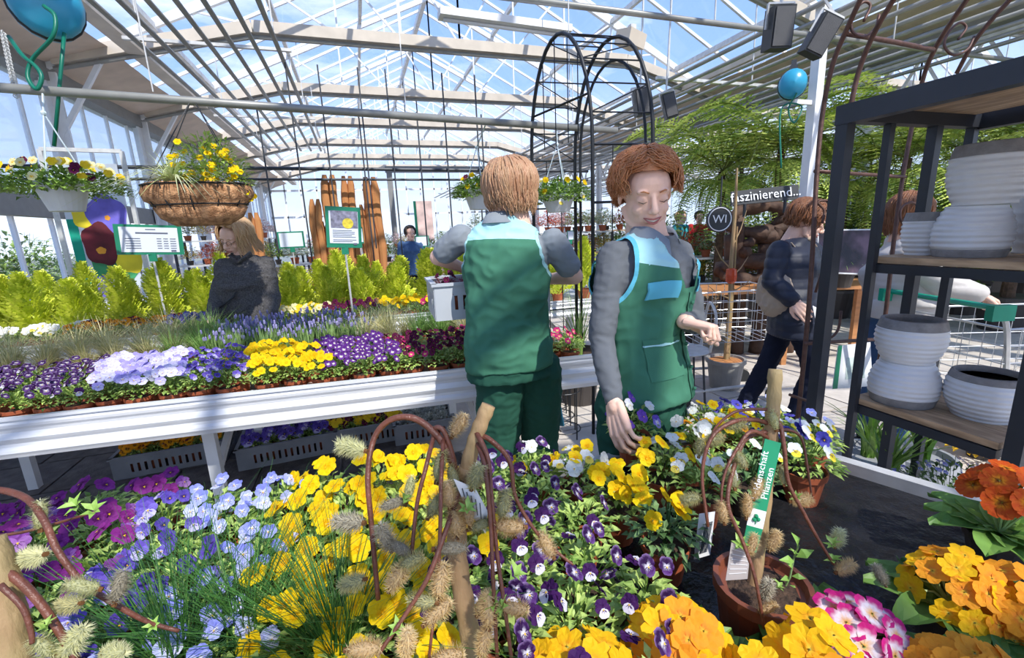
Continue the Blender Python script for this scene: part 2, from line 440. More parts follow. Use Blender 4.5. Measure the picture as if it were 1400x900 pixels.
# ================================================================ PEOPLE
from mathutils.bvhtree import BVHTree
BVH = None
m_skin = mat('skin', (.88, .56, .43), .5, vary=.05, scale=20, bump=.08, bscale=300, spec=.35)
m_lip = mat('lips', (.50, .16, .14), .4, vary=0); m_eye = mat('eye_white', (.75, .72, .70), .2, vary=0); m_iris = mat('iris', (.06, .045, .035), .2, vary=0)
m_teeth = mat('teeth', (.80, .78, .72), .3, vary=0)
def hair_mat(name, c, c2): return mat(name, c, .38, vary=.25, scale=60, col2=c2, bump=.5, bscale=250, stretch=(1, 1, .2))
def fabric(name, c, vary=.08, rough=.85, bump=.15, bscale=500): return mat(name, c, rough, vary=vary, scale=6, bump=bump, bscale=bscale, spec=.2)
m_vest = fabric('green_work_cloth', (.060, .20, .125)); m_trouser = fabric('dark_green_work_cloth', (.022, .090, .060)); m_yoke = fabric('light_blue_green_cloth', (.42, .72, .74)); m_flap = fabric('sky_blue_cloth', (.13, .50, .66))
m_gshirt = fabric('grey_jersey', (.13, .14, .155)); m_gshirt2 = fabric('light_grey_jersey', (.27, .30, .33))
def union(mb, vox, smooth=2, disp=None):
    "one continuous skin over all shapes in mb, returned as (verts, faces)"
    me = mb.mesh('tmp', [], False); o = bpy.data.objects.new('tmp', me); COL.objects.link(o)
    r = o.modifiers.new('r', 'REMESH'); r.mode = 'VOXEL'; r.voxel_size = vox
    s = o.modifiers.new('s', 'SMOOTH'); s.iterations = smooth; s.factor = .5
    dg = bpy.context.evaluated_depsgraph_get(); m2 = bpy.data.meshes.new_from_object(o.evaluated_get(dg))
    bpy.data.objects.remove(o); bpy.data.meshes.remove(me)
    if disp:
        nr = [v.normal.copy() for v in m2.vertices]; vs = [v.co + n_ * disp(v.co) for v, n_ in zip(m2.vertices, nr)]
    else: vs = [v.co.copy() for v in m2.vertices]
    fs = [tuple(p.vertices) for p in m2.polygons]; bpy.data.meshes.remove(m2)
    return vs, fs
def limb(b, pts, radii, n=12, flat=1.0):
    P = spline(pts, 4); k = len(pts) - 1; R = []
    for i in range(len(P)):
        t = i / (len(P) - 1) * k; j = min(int(t), k - 1); R.append(radii[j] + (radii[j + 1] - radii[j]) * (t - j))
    b.tube(P, R, n, True, flat); b.ball(P[0], R[0], n, 6); b.ball(P[-1], R[-1], n, 6)
def loft(b, rings, n=20):
    "rings: (centre, right vector, front vector, rx, ry)"
    vs = []
    for c, r, f, rx, ry in rings:
        for j in range(n):
            a = 2 * pi * j / n; vs.append(Vector(c) + Vector(r) * (rx * cos(a)) + Vector(f) * (ry * sin(a)))
    k = len(rings); fs = [(i * n + j, i * n + (j + 1) % n, (i + 1) * n + (j + 1) % n, (i + 1) * n + j) for i in range(k - 1) for j in range(n)]
    fs += [tuple(range(n))[::-1], tuple(range((k - 1) * n, k * n))]; b.add(vs, fs)
def folds(amp, sc, seed, st=(1, 1, 1)):
    def f(co):
        p = Vector((co.x * sc * st[0] + seed, co.y * sc * st[1], co.z * sc * st[2])); return amp * noise.noise(p) + amp * .5 * (1 - abs(noise.noise(p * 2.1)) * 3)
    return f
_head = None
def head_geo():
    global _head
    if _head: return _head
    b = MB()
    b.ball((0, .018, .032), .082, 20, 14, (.93, 1.14, 1.02)); b.ball((0, -.022, -.030), .07, 20, 14, (.92, .98, 1.18)); b.ball((0, -.035, .03), .068, 18, 12, (.98, .80, .98))
    b.ball((0, -.070, -.094), .021, 12, 8, (1.15, .9, .9))
    for s in (-1, 1):
        b.tube([(s * .062, .01, -.035), (s * .050, -.02, -.075), (s * .02, -.064, -.098)], [.015, .017, .017], 8)
        b.ball((s * .036, -.060, -.030), .022, 12, 8); b.ball((s * .028, -.080, .026), .014, 10, 6, (1.6, .7, .6))
        b.ball((s * .078, .012, -.006), .017, 10, 8, (.42, .8, 1.45), (0, 0, s * .3)); b.ball((s * .010, -.099, -.031), .0085, 8, 6)
        b.ball((s * .031, -.0755, .002), .0155, 12, 8, (1.2, .75, .95))
    b.tube([(0, -.082, .018), (0, -.096, -.004), (0, -.110, -.026)], [.0085, .0095, .0115], 8); b.ball((0, -.109, -.027), .0125, 10, 6)
    b.ball((0, -.084, -.056), .024, 12, 8, (1.1, .52, .72))
    b.tube([(0, .03, -.16), (0, .025, -.05)], [.052, .050], 16)
    vs, fs = union(b, .0032, 3)
    G = [((-.026, -.09, -.058), .008, (0, .003, 0)), ((.026, -.09, -.058), .008, (0, .003, 0)), ((0, -.095, -.044), .006, (0, .003, 0)), ((0, -.09, -.079), .009, (0, .004, 0))]
    for i, p in enumerate(vs):
        for c, r, d in G:
            w = (p - Vector(c)).length / r
            if w < 2.5: vs[i] = vs[i] + Vector(d) * math.exp(-w * w)
    _head = (vs, fs); return _head
def hand_geo(b, wrist, d, pn, side, curl=(.35, .5, .4), thumb=.5, sc=1., spread=.06):
    "wrist: origin; d: finger direction; pn: palm-facing normal; side +1 = thumb on the +cross side"
    d = Vector(d).normalized(); pn = Vector(pn); pn = (pn - d * pn.dot(d)).normalized(); x = d.cross(pn) * side
    W = Vector(wrist); knu = []
    fl = [(.070, .0085), (.078, .0088), (.073, .0084), (.058, .0075)]
    for i in range(4):
        o = (.031 - .0205 * i); k = W + (d * (.088 - .006 * abs(i - 1)) + x * o) * sc; knu.append(k)
        b.tube([W + x * (o * .55) * sc, (W + x * (o * .8) * sc + d * .045 * sc), k], [.0135 * sc, .0135 * sc, .0105 * sc], 8); b.ball(k, .0108 * sc, 8, 6)
        L, r = fl[i]; p = k; dd = (d + x * (spread * (1.5 - i))).normalized(); ang = 0; pts = [p]
        for seg, fr in enumerate((.46, .30, .24)):
            ang += curl[seg] * (1 + .12 * i); q = dd * cos(ang) + pn * sin(ang); p = p + q * (L * fr * sc); pts.append(p)
        b.tube(pts, [r * sc * 1.08, r * sc, r * .95 * sc, r * .78 * sc], 8); b.ball(pts[-1], r * .78 * sc, 8, 5)
        for q in pts[1:3]: b.ball(q, r * 1.04 * sc, 8, 5)
    t0 = W + (x * .022 + d * .018 + pn * .006) * sc; t1 = t0 + (x * .026 + d * .026 + pn * .012) * sc; t2 = t1 + (x * .014 * (1 - thumb) + d * .032 + pn * .022 * thumb) * sc; t3 = t2 + (d * .026 - x * .010 * thumb + pn * .014 * thumb) * sc
    b.tube([t0, t1, t2, t3], [.015 * sc, .0125 * sc, .0100 * sc, .0078 * sc], 8); b.ball(t3, .0078 * sc, 8, 5)
def hair_geo(b, style, col=None):
    R_ = random.Random(style.get('seed', 3)); rx, ry, rz = .086, .103, .094; cc = Vector((0, .016, .036))
    def S(az, el, lift): return cc + Vector((sin(az) * cos(el) * rx * (1 + lift), -cos(az) * cos(el) * ry * (1 + lift), sin(el) * rz * (1 + lift)))
    N = style.get('n', 330); L = style.get('len', .06); vol = style.get('vol', .15); curl = style.get('curl', .0); part = style.get('part', .3)
    for i in range(N):
        az = R_.uniform(-pi, pi); fr = abs(az) < style.get('face', 1.05)
        el0 = R_.uniform(.55, 1.5); hair_el = style.get('line', .62) if fr else (style.get('side', -.25) if abs(az) < 2 else -.55)
        el1 = hair_el + R_.uniform(-.12, .15)
        if fr: el0 = R_.uniform(el1 + .25, 1.5)
        pts = []; lf = vol * R_.uniform(.4, 1.15); ph = R_.uniform(0, 6); daz = R_.uniform(-.2, .2) + (style.get('sweep', .5) * (1 if az > -part else -1) if fr else 0)
        k = 6
        for j in range(k + 1):
            t = j / k; el = el0 + (el1 - el0) * t; a = az + daz * t + curl * sin(ph + t * 6) * .35
            p = S(a, el, .02 + lf * (sin(min(1, t * 1.4 + .25) * pi / 2)) + curl * .25 * sin(ph * 2 + t * 7)); pts.append(p)
        if not fr:
            out = Vector((pts[-1].x, (pts[-1].y - .02), 0)).normalized(); m = 4
            for j in range(1, m + 1):
                t = j / m; pts.append(pts[k] + Vector((0, 0, -L * t * R_.uniform(.9, 1.1))) + out * (style.get('flip', -.012) * t * t) + Vector((R_.uniform(-1, 1), R_.uniform(-1, 1), 0)) * .004 * (1 + curl * 3))
        rr = style.get('r', .0055) * R_.uniform(.7, 1.2); K = len(pts)
        b.tube(pts, [rr * (1 - .75 * (q / (K - 1)) ** 2) for q in range(K)], 4, False)
    # scalp cap under the locks
    vs = []; n1, n2 = 28, 12
    for i in range(n2 + 1):
        for j in range(n1):
            az = -pi + 2 * pi * j / n1; low = (style.get('line', .62) + .05) if abs(az) < style.get('face', 1.05) else (style.get('side', -.25) if abs(az) < 2 else -.6)
            el = pi / 2 + (low - pi / 2) * i / n2; vs.append(S(az, el, .035 + vol * .45 * sin(min(1, i / n2 * 1.6) * pi / 2)))
    b.add(vs, [(i * n1 + j, i * n1 + (j + 1) % n1, (i + 1) * n1 + (j + 1) % n1, (i + 1) * n1 + j) for i in range(n2) for j in range(n1)])
def head_matrix(c, yaw, pitch, roll, s=1.):
    return Matrix.Translation(Vector(c)) @ Matrix.Rotation(yaw, 4, 'Z') @ Matrix.Rotation(pitch, 4, 'X') @ Matrix.Rotation(roll, 4, 'Y') @ Matrix.Scale(s, 4)
def person(label, loc, rz, P, cat='person', group=None):
    """P: joint overrides in WORLD space where given as w_<joint>; facing -Y locally"""
    root = thing('person', label, cat, loc, rz, group); M_ = Matrix.Translation(Vector(loc)) @ Matrix.Rotation(rz, 4, 'Z'); Mi = M_.inverted()
    s = P.get('s', 1.)
    J = dict(pelvis=(0, 0, .93), waist=(0, 0, 1.06), chest=(0, 0, 1.24), neck=(0, .01, 1.40), head=(0, -.01, 1.545), shR=(-.165, .005, 1.35), shL=(.165, .005, 1.35),
             elR=(-.21, .02, 1.08), elL=(.21, .02, 1.08), wrR=(-.21, -.08, .86), wrL=(.21, -.08, .86), hipR=(-.085, 0, .90), hipL=(.085, 0, .90), knR=(-.10, -.02, .48), knL=(.10, -.02, .48), anR=(-.10, .02, .08), anL=(.10, .02, .08))
    J = {k: Vector(v) * s for k, v in J.items()}
    for k, v in P.items():
        if k.startswith('w_'): J[k[2:]] = Mi @ Vector(v)
        elif k in J: J[k] = Vector(v)
    w = P.get('wide', 1.); vox = P.get('vox', .008)
    up = (J['neck'] - J['pelvis']).normalized(); shv = (J['shL'] - J['shR']).normalized(); fr = up.cross(shv).normalized()  # points to the back
    def torso(b, off, z_hem=None, top=True, hips=True):
        X = shv; Fv = fr; c = J; r = []
        hx = Vector((1, 0, 0))
        if hips: r.append((J['pelvis'] + Vector((0, 0, -.06 if z_hem is None else z_hem)), hx, Vector((0, 1, 0)), (.165 + off) * w, (.115 + off) * w)); r.append((J['pelvis'] + Vector((0, 0, .02)), hx, Vector((0, 1, 0)), (.168 + off) * w, (.118 + off) * w))
        r.append((J['waist'], (hx + X).normalized(), Fv, (.140 + off * 1.2) * w, (.100 + off * 1.2) * w))
        r.append((J['waist'].lerp(J['chest'], .6), X, Fv, (.150 + off) * w, (.108 + off) * w)); r.append((J['chest'] + fr * -.005, X, Fv, (.160 + off) * w, (.115 + off) * w))
        r.append((J['chest'].lerp(J['neck'], .45), X, Fv, (.165 + off) * w, (.100 + off))); m = (J['shR'] + J['shL']) / 2
        r.append((m + up * .014, X, Fv, .148 + off, .068 + off)); r.append((m.lerp(J['neck'], .7) + up * .01, X, Fv, .085 + off * .8, .058 + off * .8)); r.append((J['neck'] + up * .012, X, Fv, .054 + off * .7, .054 + off * .7))
        loft(b, r)
    # ---- skin body (continuous), hidden where clothed
    b = MB(); torso(b, -.018)
    limb(b, [J['neck'] - up * .03, J['neck'].lerp(J['head'], .55)], [.050, .046])
    for S_ in 'RL':
        limb(b, [J['sh' + S_], J['el' + S_]], [.040, .034]); limb(b, [J['el' + S_], J['wr' + S_]], [.034, .0235])
        limb(b, [J['hip' + S_], J['kn' + S_]], [.068, .046]); limb(b, [J['kn' + S_], J['an' + S_]], [.044, .032])
    vs, fs = union(b, vox, 2); body = MB(); body.add(vs, fs)
    HM = head_matrix(J['head'], P.get('yaw', 0), P.get('pitch', 0), P.get('roll', 0), P.get('hs', 1.) * s)
    hv, hf = head_geo(); body.add([HM @ p for p in hv], hf)
    hb = MB()
    for S_, side in (('R', 1), ('L', -1)):
        h = P.get('hand' + S_)
        if h is False: continue
        h = h or {}
        d = (Mi.to_3x3() @ Vector(h['d'])) if 'd' in h else (J['wr' + S_] - J['el' + S_]).normalized(); pn = (Mi.to_3x3() @ Vector(h['n'])) if 'n' in h else Vector((1 if S_ == 'R' else -1, 0, 0))
        x = Vector(d).cross(pn); sd = side * (-1 if True else 1)
        if 'side' in h: sd = h['side']
        hand_geo(hb, J['wr' + S_], d, pn, sd, h.get('curl', (.3, .4, .3)), h.get('thumb', .4), h.get('sc', 1.) * s)
        limb(hb, [J['wr' + S_] - (J['wr' + S_] - J['el' + S_]).normalized() * .05, J['wr' + S_] + Vector(d).normalized() * .012], [.0255, .0225])
    if hb.v: vs, fs = union(hb, .0032 if vox < .009 else .005, 2); body.add(vs, fs)
    body = body.build('body', m_skin, root, smooth=True); body.matrix_parent_inverse = Matrix(); body.matrix_basis = Matrix()
    def child(mb, name, m, smooth=True, par=None):
        o = mb.build(name, m, None, smooth); o.parent = par or root; return o
    # ---- head details
    def loc_(x, y, z): return HM @ Vector((x, y, z))
    hb = MB(); hair_geo(hb, P.get('hair', {})); hb.xf(HM); child(hb, 'hair', P['hair_mat'])
    if P.get('face', True):
        e = MB(); e2 = MB(); br = MB(); lp = MB(); th = MB()
        for sx in (-1, 1):
            if P.get('eyes', 'open') == 'open': e.ball(loc_(sx * .031, -.0835, .000), .0080 * s, 12, 8, (1.35, .6, .65)); e2.ball(loc_(sx * .031, -.0880, .0), .0042, 10, 6)
            br.tube([loc_(sx * .016, -.094, .024), loc_(sx * .032, -.092, .030), loc_(sx * .048, -.078, .025)], [.0022, .0026, .0012], 5)
            e2.tube([loc_(sx * .019, -.088, -.003), loc_(sx * .031, -.091, -.0065), loc_(sx * .044, -.083, -.002)], [.0008, .0013, .0008], 5)
        sm = P.get('smile', 0.)
        lp.tube([loc_(-.025 - .003 * sm, -.087, -.056 + .005 * sm), loc_(-.010, -.0985, -.0535), loc_(0, -.0995, -.055), loc_(.010, -.0985, -.0535), loc_(.025 + .003 * sm, -.087, -.056 + .005 * sm)], [.001, .003, .0028, .003, .001], 6)
        lp.tube([loc_(-.024 - .003 * sm, -.087, -.057 + .005 * sm), loc_(-.010, -.097, -.0635 - .003 * sm), loc_(0, -.0985, -.065 - .003 * sm), loc_(.010, -.097, -.0635 - .003 * sm), loc_(.024 + .003 * sm, -.087, -.057 + .005 * sm)], [.001, .0035, .004, .0035, .001], 6)
        if sm > 0: th.tube([loc_(-.018, -.091, -.0565), loc_(0, -.0985, -.0600), loc_(.018, -.091, -.0565)], [.0018, .0033, .0018], 6); child(th, 'teeth', m_teeth)
        if e.v: child(e, 'eyes', m_eye)
        child(e2, 'eye_line', m_iris); child(br, 'eyebrows', P['hair_mat']); child(lp, 'lips', m_lip)
    if P.get('glasses'):
        g = MB()
        for sx in (-1, 1): g.tube([loc_(sx * .031 + .020 * cos(a * pi / 8), -.098 + .004 * abs(sx * .031 + .020 * cos(a * pi / 8)) * 10 * .5, .001 + .015 * sin(a * pi / 8)) for a in range(17)], .0013, 5); g.tube([loc_(sx * .051, -.088, .006), loc_(sx * .078, .01, .008)], .0013, 5)
        g.tube([loc_(-.011, -.100, .005), loc_(.011, -.100, .005)], .0013, 5); child(g, 'glasses', m_iris)
    # ---- trousers
    T = P.get('trousers')
    if T:
        b = MB(); hx = Vector((1, 0, 0)); yv = Vector((0, 1, 0)); wo = T.get('off', .014)
        loft(b, [(J['pelvis'] + Vector((0, 0, -.10)), hx, yv, .16 * w + wo, .11 * w + wo), (J['pelvis'], hx, yv, .162 * w + wo * .3, .112 * w + wo * .3), (J['pelvis'].lerp(J['waist'], .6), hx, yv, .140 * w, .095 * w)])
        for S_ in 'RL': limb(b, [J['hip' + S_] - Vector((0, 0, .03)), J['hip' + S_].lerp(J['kn' + S_], .5), J['kn' + S_], J['kn' + S_].lerp(J['an' + S_], .5), J['an' + S_] + Vector((0, 0, .0))], [(.082 + wo) * w, (.070 + wo) * w, (.055 + wo) * w, (.048 + wo * 1.2) * w, .044 + wo * 1.3])
        vs, fs = union(b, vox, 2, folds(.006, 11, 5, (1, 1, 1.6))); t = MB(); t.add(vs, fs); tr = child(t, 'trousers', T['mat'])
        for q in T.get('extra', []): q(J, root, child)
    for S_ in 'RL':
        if P.get('shoes'):
            b = MB(); a = J['an' + S_]; d = Vector((0, -1, 0)); b.ball(a + Vector((0, .0, -.035)), .043, 12, 8, (.85, 1.1, .95)); b.ball(a + Vector((0, -.09, -.050)), .043, 12, 8, (.95, 1.9, .62)); b.box(a + Vector((0, -.06, -.072)), (.075, .235, .014)); vs, fs = union(b, .006, 2); q = MB(); q.add(vs, fs); child(q, 'shoe', P['shoes'])
    # ---- upper clothing layers
    for L_ in P.get('layers', []):
        off = L_['off']; b = MB(); torso(b, off, L_.get('hem')) if L_.get('torso', True) else None
        for S_ in 'RL':
            sl = L_.get('sleeve' + S_, L_.get('sleeve', 0))
            if sl > 0:
                A, B_, C_ = J['sh' + S_], J['el' + S_], J['wr' + S_]; ro = L_.get('arm_off', off)
                if sl <= 1: limb(b, [A, A.lerp(B_, sl)], [.050 + ro, .046 + ro])
                else: limb(b, [A, A.lerp(B_, .5), B_], [.052 + ro, .046 + ro, .040 + ro]); limb(b, [B_, B_.lerp(C_, .5), B_.lerp(C_, sl - 1)], [.040 + ro, .035 + ro, .028 + ro])
        for f in L_.get('shape', []): f(b, J)
        vs, fs = union(b, vox * .9, 2, L_.get('disp') or folds(L_.get('fold', .005), L_.get('fs', 10), L_.get('seed', 1), L_.get('st', (1, 1, 1.5))))
        def snap(fn, vs, reach):
            for i, p in enumerate(vs):
                f0 = fn(p, J)
                if abs(f0) < reach:
                    e_ = 1e-3; g = Vector(((fn(p + Vector((e_, 0, 0)), J) - f0) / e_, (fn(p + Vector((0, e_, 0)), J) - f0) / e_, (fn(p + Vector((0, 0, e_)), J) - f0) / e_)); q = g.length_squared
                    if q > .05: vs[i] = p - g * (f0 / q)
        def cen(f): return sum((vs[i] for i in f), Vector()) / len(f)
        if 'cut' in L_:   # keep only what lies on this garment's side
            snap(L_['cut'], vs, vox * .6); fs = [f for f in fs if L_['cut'](cen(f), J) > 0]
            use = sorted({i for f in fs for i in f}); idx = {o: k for k, o in enumerate(use)}; fs = [tuple(idx[i] for i in f) for f in fs]; vs = [vs[i] for i in use]
        groups = {}
        if 'zones' in L_:
            for nm, fn in L_['zones']: snap(fn, vs, vox * .5)
            for f in fs:
                c = cen(f); nm0 = L_['name']
                for nm, fn in L_['zones']:
                    if fn(c, J) > 0: nm0 = nm; break
                groups.setdefault(nm0, []).append(f)
        else: groups[L_['name']] = fs
        global BVH
        BVH = BVHTree.FromPolygons(vs, fs)
        main = None
        for nm in [L_['name']] + [k for k in groups if k != L_['name']]:
            if nm not in groups: continue
            fz = groups[nm]; use = sorted({i for f in fz for i in f}); idx = {o: k for k, o in enumerate(use)}
            g = MB(); g.add([vs[i] for i in use], [tuple(idx[i] for i in f) for f in fz])
            o = child(g, nm, L_['mats'][nm] if 'mats' in L_ else L_['mat'], True, main)
            if main is None: main = o
        for q in L_.get('extra', []): q(J, main, child)
    return root, J, M_
# ---------------------------------------------------------------- employee in front (facing the viewer's right)
hr_red = hair_mat('auburn_hair', (.66, .28, .11), (.44, .16, .06)); hr_bob = hair_mat('light_brown_hair', (.60, .36, .20), (.42, .22, .12)); hr_blond = hair_mat('blond_hair', (.80, .54, .30), (.55, .34, .18)); hr_brown = hair_mat('brown_red_hair', (.33, .13, .05), (.18, .07, .03)); hr_dark = hair_mat('dark_hair', (.04, .03, .03), (.02, .02, .02))
E1 = Vector((at(885, 550, 1.46).x + .01, 1.24, 0))
rzE = radians(30)
hd = at(882, 266, 1.40)
def yoke_fn(zf, zb):
    def f(p, J):
        up = (J['neck'] - J['chest']).normalized(); h = (p - J['chest']).dot(up)
        return h - (zf if (p - J['chest']).y < 0 else zb)
    return f
def hole(p, J, r=.080):
    "distance outside the two arm openings"
    m = 1.
    for S_, s in (('R', -1), ('L', 1)):
        d = p - (J['sh' + S_] + Vector((s * .050, 0, -.025)))
        m = min(m, sqrt((d.x * .62) ** 2 + (d.y * .9) ** 2 + (d.z * .72) ** 2) - r)
    return m
def piping_fn(s, r=.080): return lambda p, J: min(.010 - hole(p, J, r), s * (p - J['neck']).dot((J['shL'] - J['shR']).normalized()))
def vest_cut(p, J):
    q = p - J['neck']; f = hole(p, J)
    f = min(f, max(sqrt(q.x ** 2 + q.y ** 2) - .074, -.035 - q.z))
    if q.y < .0: f = min(f, max(abs(q.x) - (.028 + .28 * (q.z + .16)), -.16 - q.z))
    return f
def vest_cut_back(p, J):
    q = p - J['neck']
    return min(hole(p, J), max(sqrt(q.x ** 2 + q.y ** 2) - .070, -.03 - q.z))
def collar_cut(p, J):
    q = p - J['neck']; return max(sqrt(q.x ** 2 + q.y ** 2) - .062, -q.z - .002)
def e1_extra(J, main, child):
    # pocket flap on the right breast, lower pocket, zip placket
    def onf(x, z, out=.0):
        c = J['pelvis'].lerp(J['neck'], (z - J['pelvis'].z) / (J['neck'].z - J['pelvis'].z))
        h = BVH.ray_cast(Vector((c.x + x, c.y - .6, z)), Vector((0, 1, 0)))
        return (h[0] + h[1] * out) if h[0] else Vector((c.x + x, c.y - .12, z))
    def patch(x0, x1, z0, z1, out, name, m, nx=8, nz=4, skew=0):
        b = MB(); vs = []
        for i in range(nx + 1):
            for k in range(nz + 1):
                x = x0 + (x1 - x0) * i / nx; z = z0 + (z1 - z0) * k / nz + skew * (i / nx - .5) ** 2; vs.append(onf(x, z, out))
        fs = [(i * (nz + 1) + k, (i + 1) * (nz + 1) + k, (i + 1) * (nz + 1) + k + 1, i * (nz + 1) + k + 1) for i in range(nx) for k in range(nz)]
        k0 = len(vs); vs2 = [v + Vector((0, .004, 0)) for v in vs]; b.add(vs + vs2, fs + [tuple(k0 + i for i in f[::-1]) for f in fs]); return child(b, name, m, True, main)
    patch(-.135, -.045, 1.235, 1.285, .006, 'pocket_flap', m_flap, skew=-.02); patch(.055, .12, 1.235, 1.280, .006, 'pocket_flap', m_flap)
    patch(-.150, -.020, .985, 1.110, .003, 'lower_pocket', m_vest); patch(-.150, -.020, 1.088, 1.094, .007, 'reflective_trim', m_yoke, nz=1); patch(.004, .022, .87, 1.30, .004, 'placket', m_vest, nx=2, nz=14)
    b = MB(); 
    for z in (.93, 1.0, 1.07, 1.14, 1.21): b.ball(onf(.013, z, .012), .006, 8, 5)
    child(b, 'snap_buttons', m_vest, True, main)
def collar(col_m):
    def f(J, main, child):
        b = MB(); n = 24; vs = []; up = (J['neck'] - J['chest']).normalized()
        for k, (r, h) in enumerate(((.060, -.025), (.064, .022), (.070, .030), (.088, -.012))):
            for i in range(n + 1):
                a = radians(-62 + (360 - 56) * i / n); # opening at the front (-Y)
                fr_ = max(0, -sin(a)); vs.append(J['neck'] + Vector((cos(a) * r * (1 + .05 * k), sin(a) * r * 1.0 - .006, h - .055 * fr_ ** 2 * (1.5 if k == 3 else 1))))
        fs = [(k * (n + 1) + i, k * (n + 1) + i + 1, (k + 1) * (n + 1) + i + 1, (k + 1) * (n + 1) + i) for k in range(3) for i in range(n)]
        b.add(vs, fs); child(b, 'collar', col_m, True, main)
    return f
def armholes(m, rr=.085):
    def f(J, main, child):
        for S_, s in (('R', -1), ('L', 1)):
            a = J['sh' + S_] + Vector((s * -.020, 0, -.025)); pts = [a + Vector((.012 * s * cos(t), .095 * sin(t), .108 * cos(t) + .004)) for t in [2 * pi * i / 20 for i in range(21)]]
            b = MB(); b.tube(pts, .007, 6, False); child(b, 'armhole_piping', m, True, main)
    return f
person('red haired woman in green work vest over grey shirt, touching a pansy pot', E1, rzE, dict(
    vox=.0065, w_head=hd, hs=.98, yaw=radians(-48), pitch=radians(16), roll=radians(-3), smile=1., eyes='shut', hair_mat=hr_red,
    hair=dict(n=2600, len=.014, vol=.22, curl=.30, line=.46, face=1.0, side=-.02, sweep=.8, r=.0024, flip=.0, part=.2, seed=4),
    w_neck=at(893, 322, 1.42), w_chest=at(878, 385, 1.46), w_waist=at(880, 458, 1.49), w_pelvis=at(885, 540, 1.52), w_shR=at(838, 352, 1.38), w_shL=at(925, 348, 1.47),
    w_elR=at(822, 462, 1.36), w_wrR=at(840, 552, 1.27), w_elL=at(950, 440, 1.52), w_wrL=at(935, 440, 1.36),
    handR=dict(d=at(850, 600, 1.24) - at(838, 545, 1.28), n=(.9, .35, 0), curl=(.35, .5, .4), thumb=.6), handL=dict(d=at(966, 446, 1.33) - at(935, 440, 1.36), n=(-.3, .1, -.9), curl=(1.0, 1.2, .9), thumb=.9, side=1),
    trousers=dict(mat=m_trouser, off=.016), shoes=m_black,
    layers=[dict(name='shirt', mat=m_gshirt, off=.006, hem=.03, arm_off=-.001, sleeve=1.92, fold=.005, fs=13, seed=3, cut=collar_cut, extra=[collar(m_gshirt2)]),
            dict(name='vest', off=.024, hem=.01, fold=.007, fs=8, seed=8, st=(1, 1, 1.2), cut=vest_cut, zones=[('piping', piping_fn(1)), ('armhole_trim', piping_fn(-1)), ('yoke', yoke_fn(.070, .075))], mats={'vest': m_vest, 'yoke': m_yoke, 'piping': m_flap, 'armhole_trim': m_flap}, extra=[e1_extra])]))
# ---------------------------------------------------------------- employee seen from behind with the crate
E2 = Vector((.57, 1.66, 0))
def e2_tr(J, root, child):
    b = MB(); b.box(J['hipR'] + Vector((-.105, -.0, -.25)), (.006, .04, .10), (.3, 0, 0)); child(b, 'blue_stripe', m_flap, False)
def zone2(p, J):
    h = p.z - J['chest'].z
    return 'yoke' if h > .055 else 'vest'
person('woman in green work vest seen from behind, lifting a grey crate of plants', E2, radians(186), dict(
    vox=.0075, w_head=at(694, 266, 1.74), hs=.98, yaw=radians(22), pitch=radians(10), hair_mat=hr_bob,
    hair=dict(n=700, len=.062, vol=.16, curl=.06, line=.6, face=.95, sweep=.5, r=.0048, flip=-.012, seed=9),
    w_neck=at(693, 300, 1.75), w_chest=at(692, 372, 1.76), w_waist=at(694, 435, 1.77), w_pelvis=at(697, 480, 1.79), w_shL=at(630, 326, 1.80), w_shR=at(756, 332, 1.72),
    w_elL=at(598, 352, 1.86), w_wrL=at(632, 366, 2.0), w_elR=at(786, 378, 1.78), w_wrR=at(748, 382, 1.96), handL=dict(curl=(.6, .8, .5)), handR=dict(curl=(.6, .8, .5)),
    trousers=dict(mat=m_trouser, off=.022, extra=[e2_tr]), shoes=m_black,
    layers=[dict(name='shirt', mat=m_gshirt2, off=.004, arm_off=.006, hem=.03, sleeve=.66, fold=.004, fs=13, seed=13, extra=[collar(m_gshirt2)]),
            dict(name='vest', off=.018, hem=-.055, fold=.009, fs=8, seed=18, st=(1, 1, 1.3), cut=vest_cut_back, zones=[('piping', piping_fn(1)), ('armhole_trim', piping_fn(-1)), ('yoke', yoke_fn(.115, .115))], mats={'vest': m_vest, 'yoke': m_yoke, 'piping': m_yoke, 'armhole_trim': m_yoke})]))
# ---------------------------------------------------------------- shopper on the left, between the two benches
m_knit = mat('grey_knit', (.10, .095, .095), .95, vary=.5, scale=120, bump=.8, bscale=220); m_jeans = fabric('blue_denim', (.06, .12, .25)); m_navy = fabric('navy_cloth', (.012, .016, .035)); m_puffer = fabric('black_quilted_nylon', (.03, .035, .055), rough=.35); m_white_puffer = fabric('pale_quilted_nylon', (.62, .58, .55), rough=.45); m_beige_c = fabric('beige_cloth', (.45, .36, .28)); m_red = fabric('red_cloth', (.5, .03, .03)); m_turq = fabric('turquoise_cloth', (.05, .35, .40)); m_wshirt = fabric('white_cloth', (.75, .75, .76))
def strap(pts, r, m, nm='strap'):
    def f(J, main, child):
        b = MB(); b.tube([J[a] + Vector(o) for a, o in pts], r, 6, True, .4); child(b, nm, m, True, main)
    return f
def quilt(amp=.006, n=30, seed=0):
    def f(co): return amp * abs(sin(co.z * n * pi / 2 + seed)) ** .6 + .003 * noise.noise(co * 14)
    return f
WL = at(330, 380, 3.25)
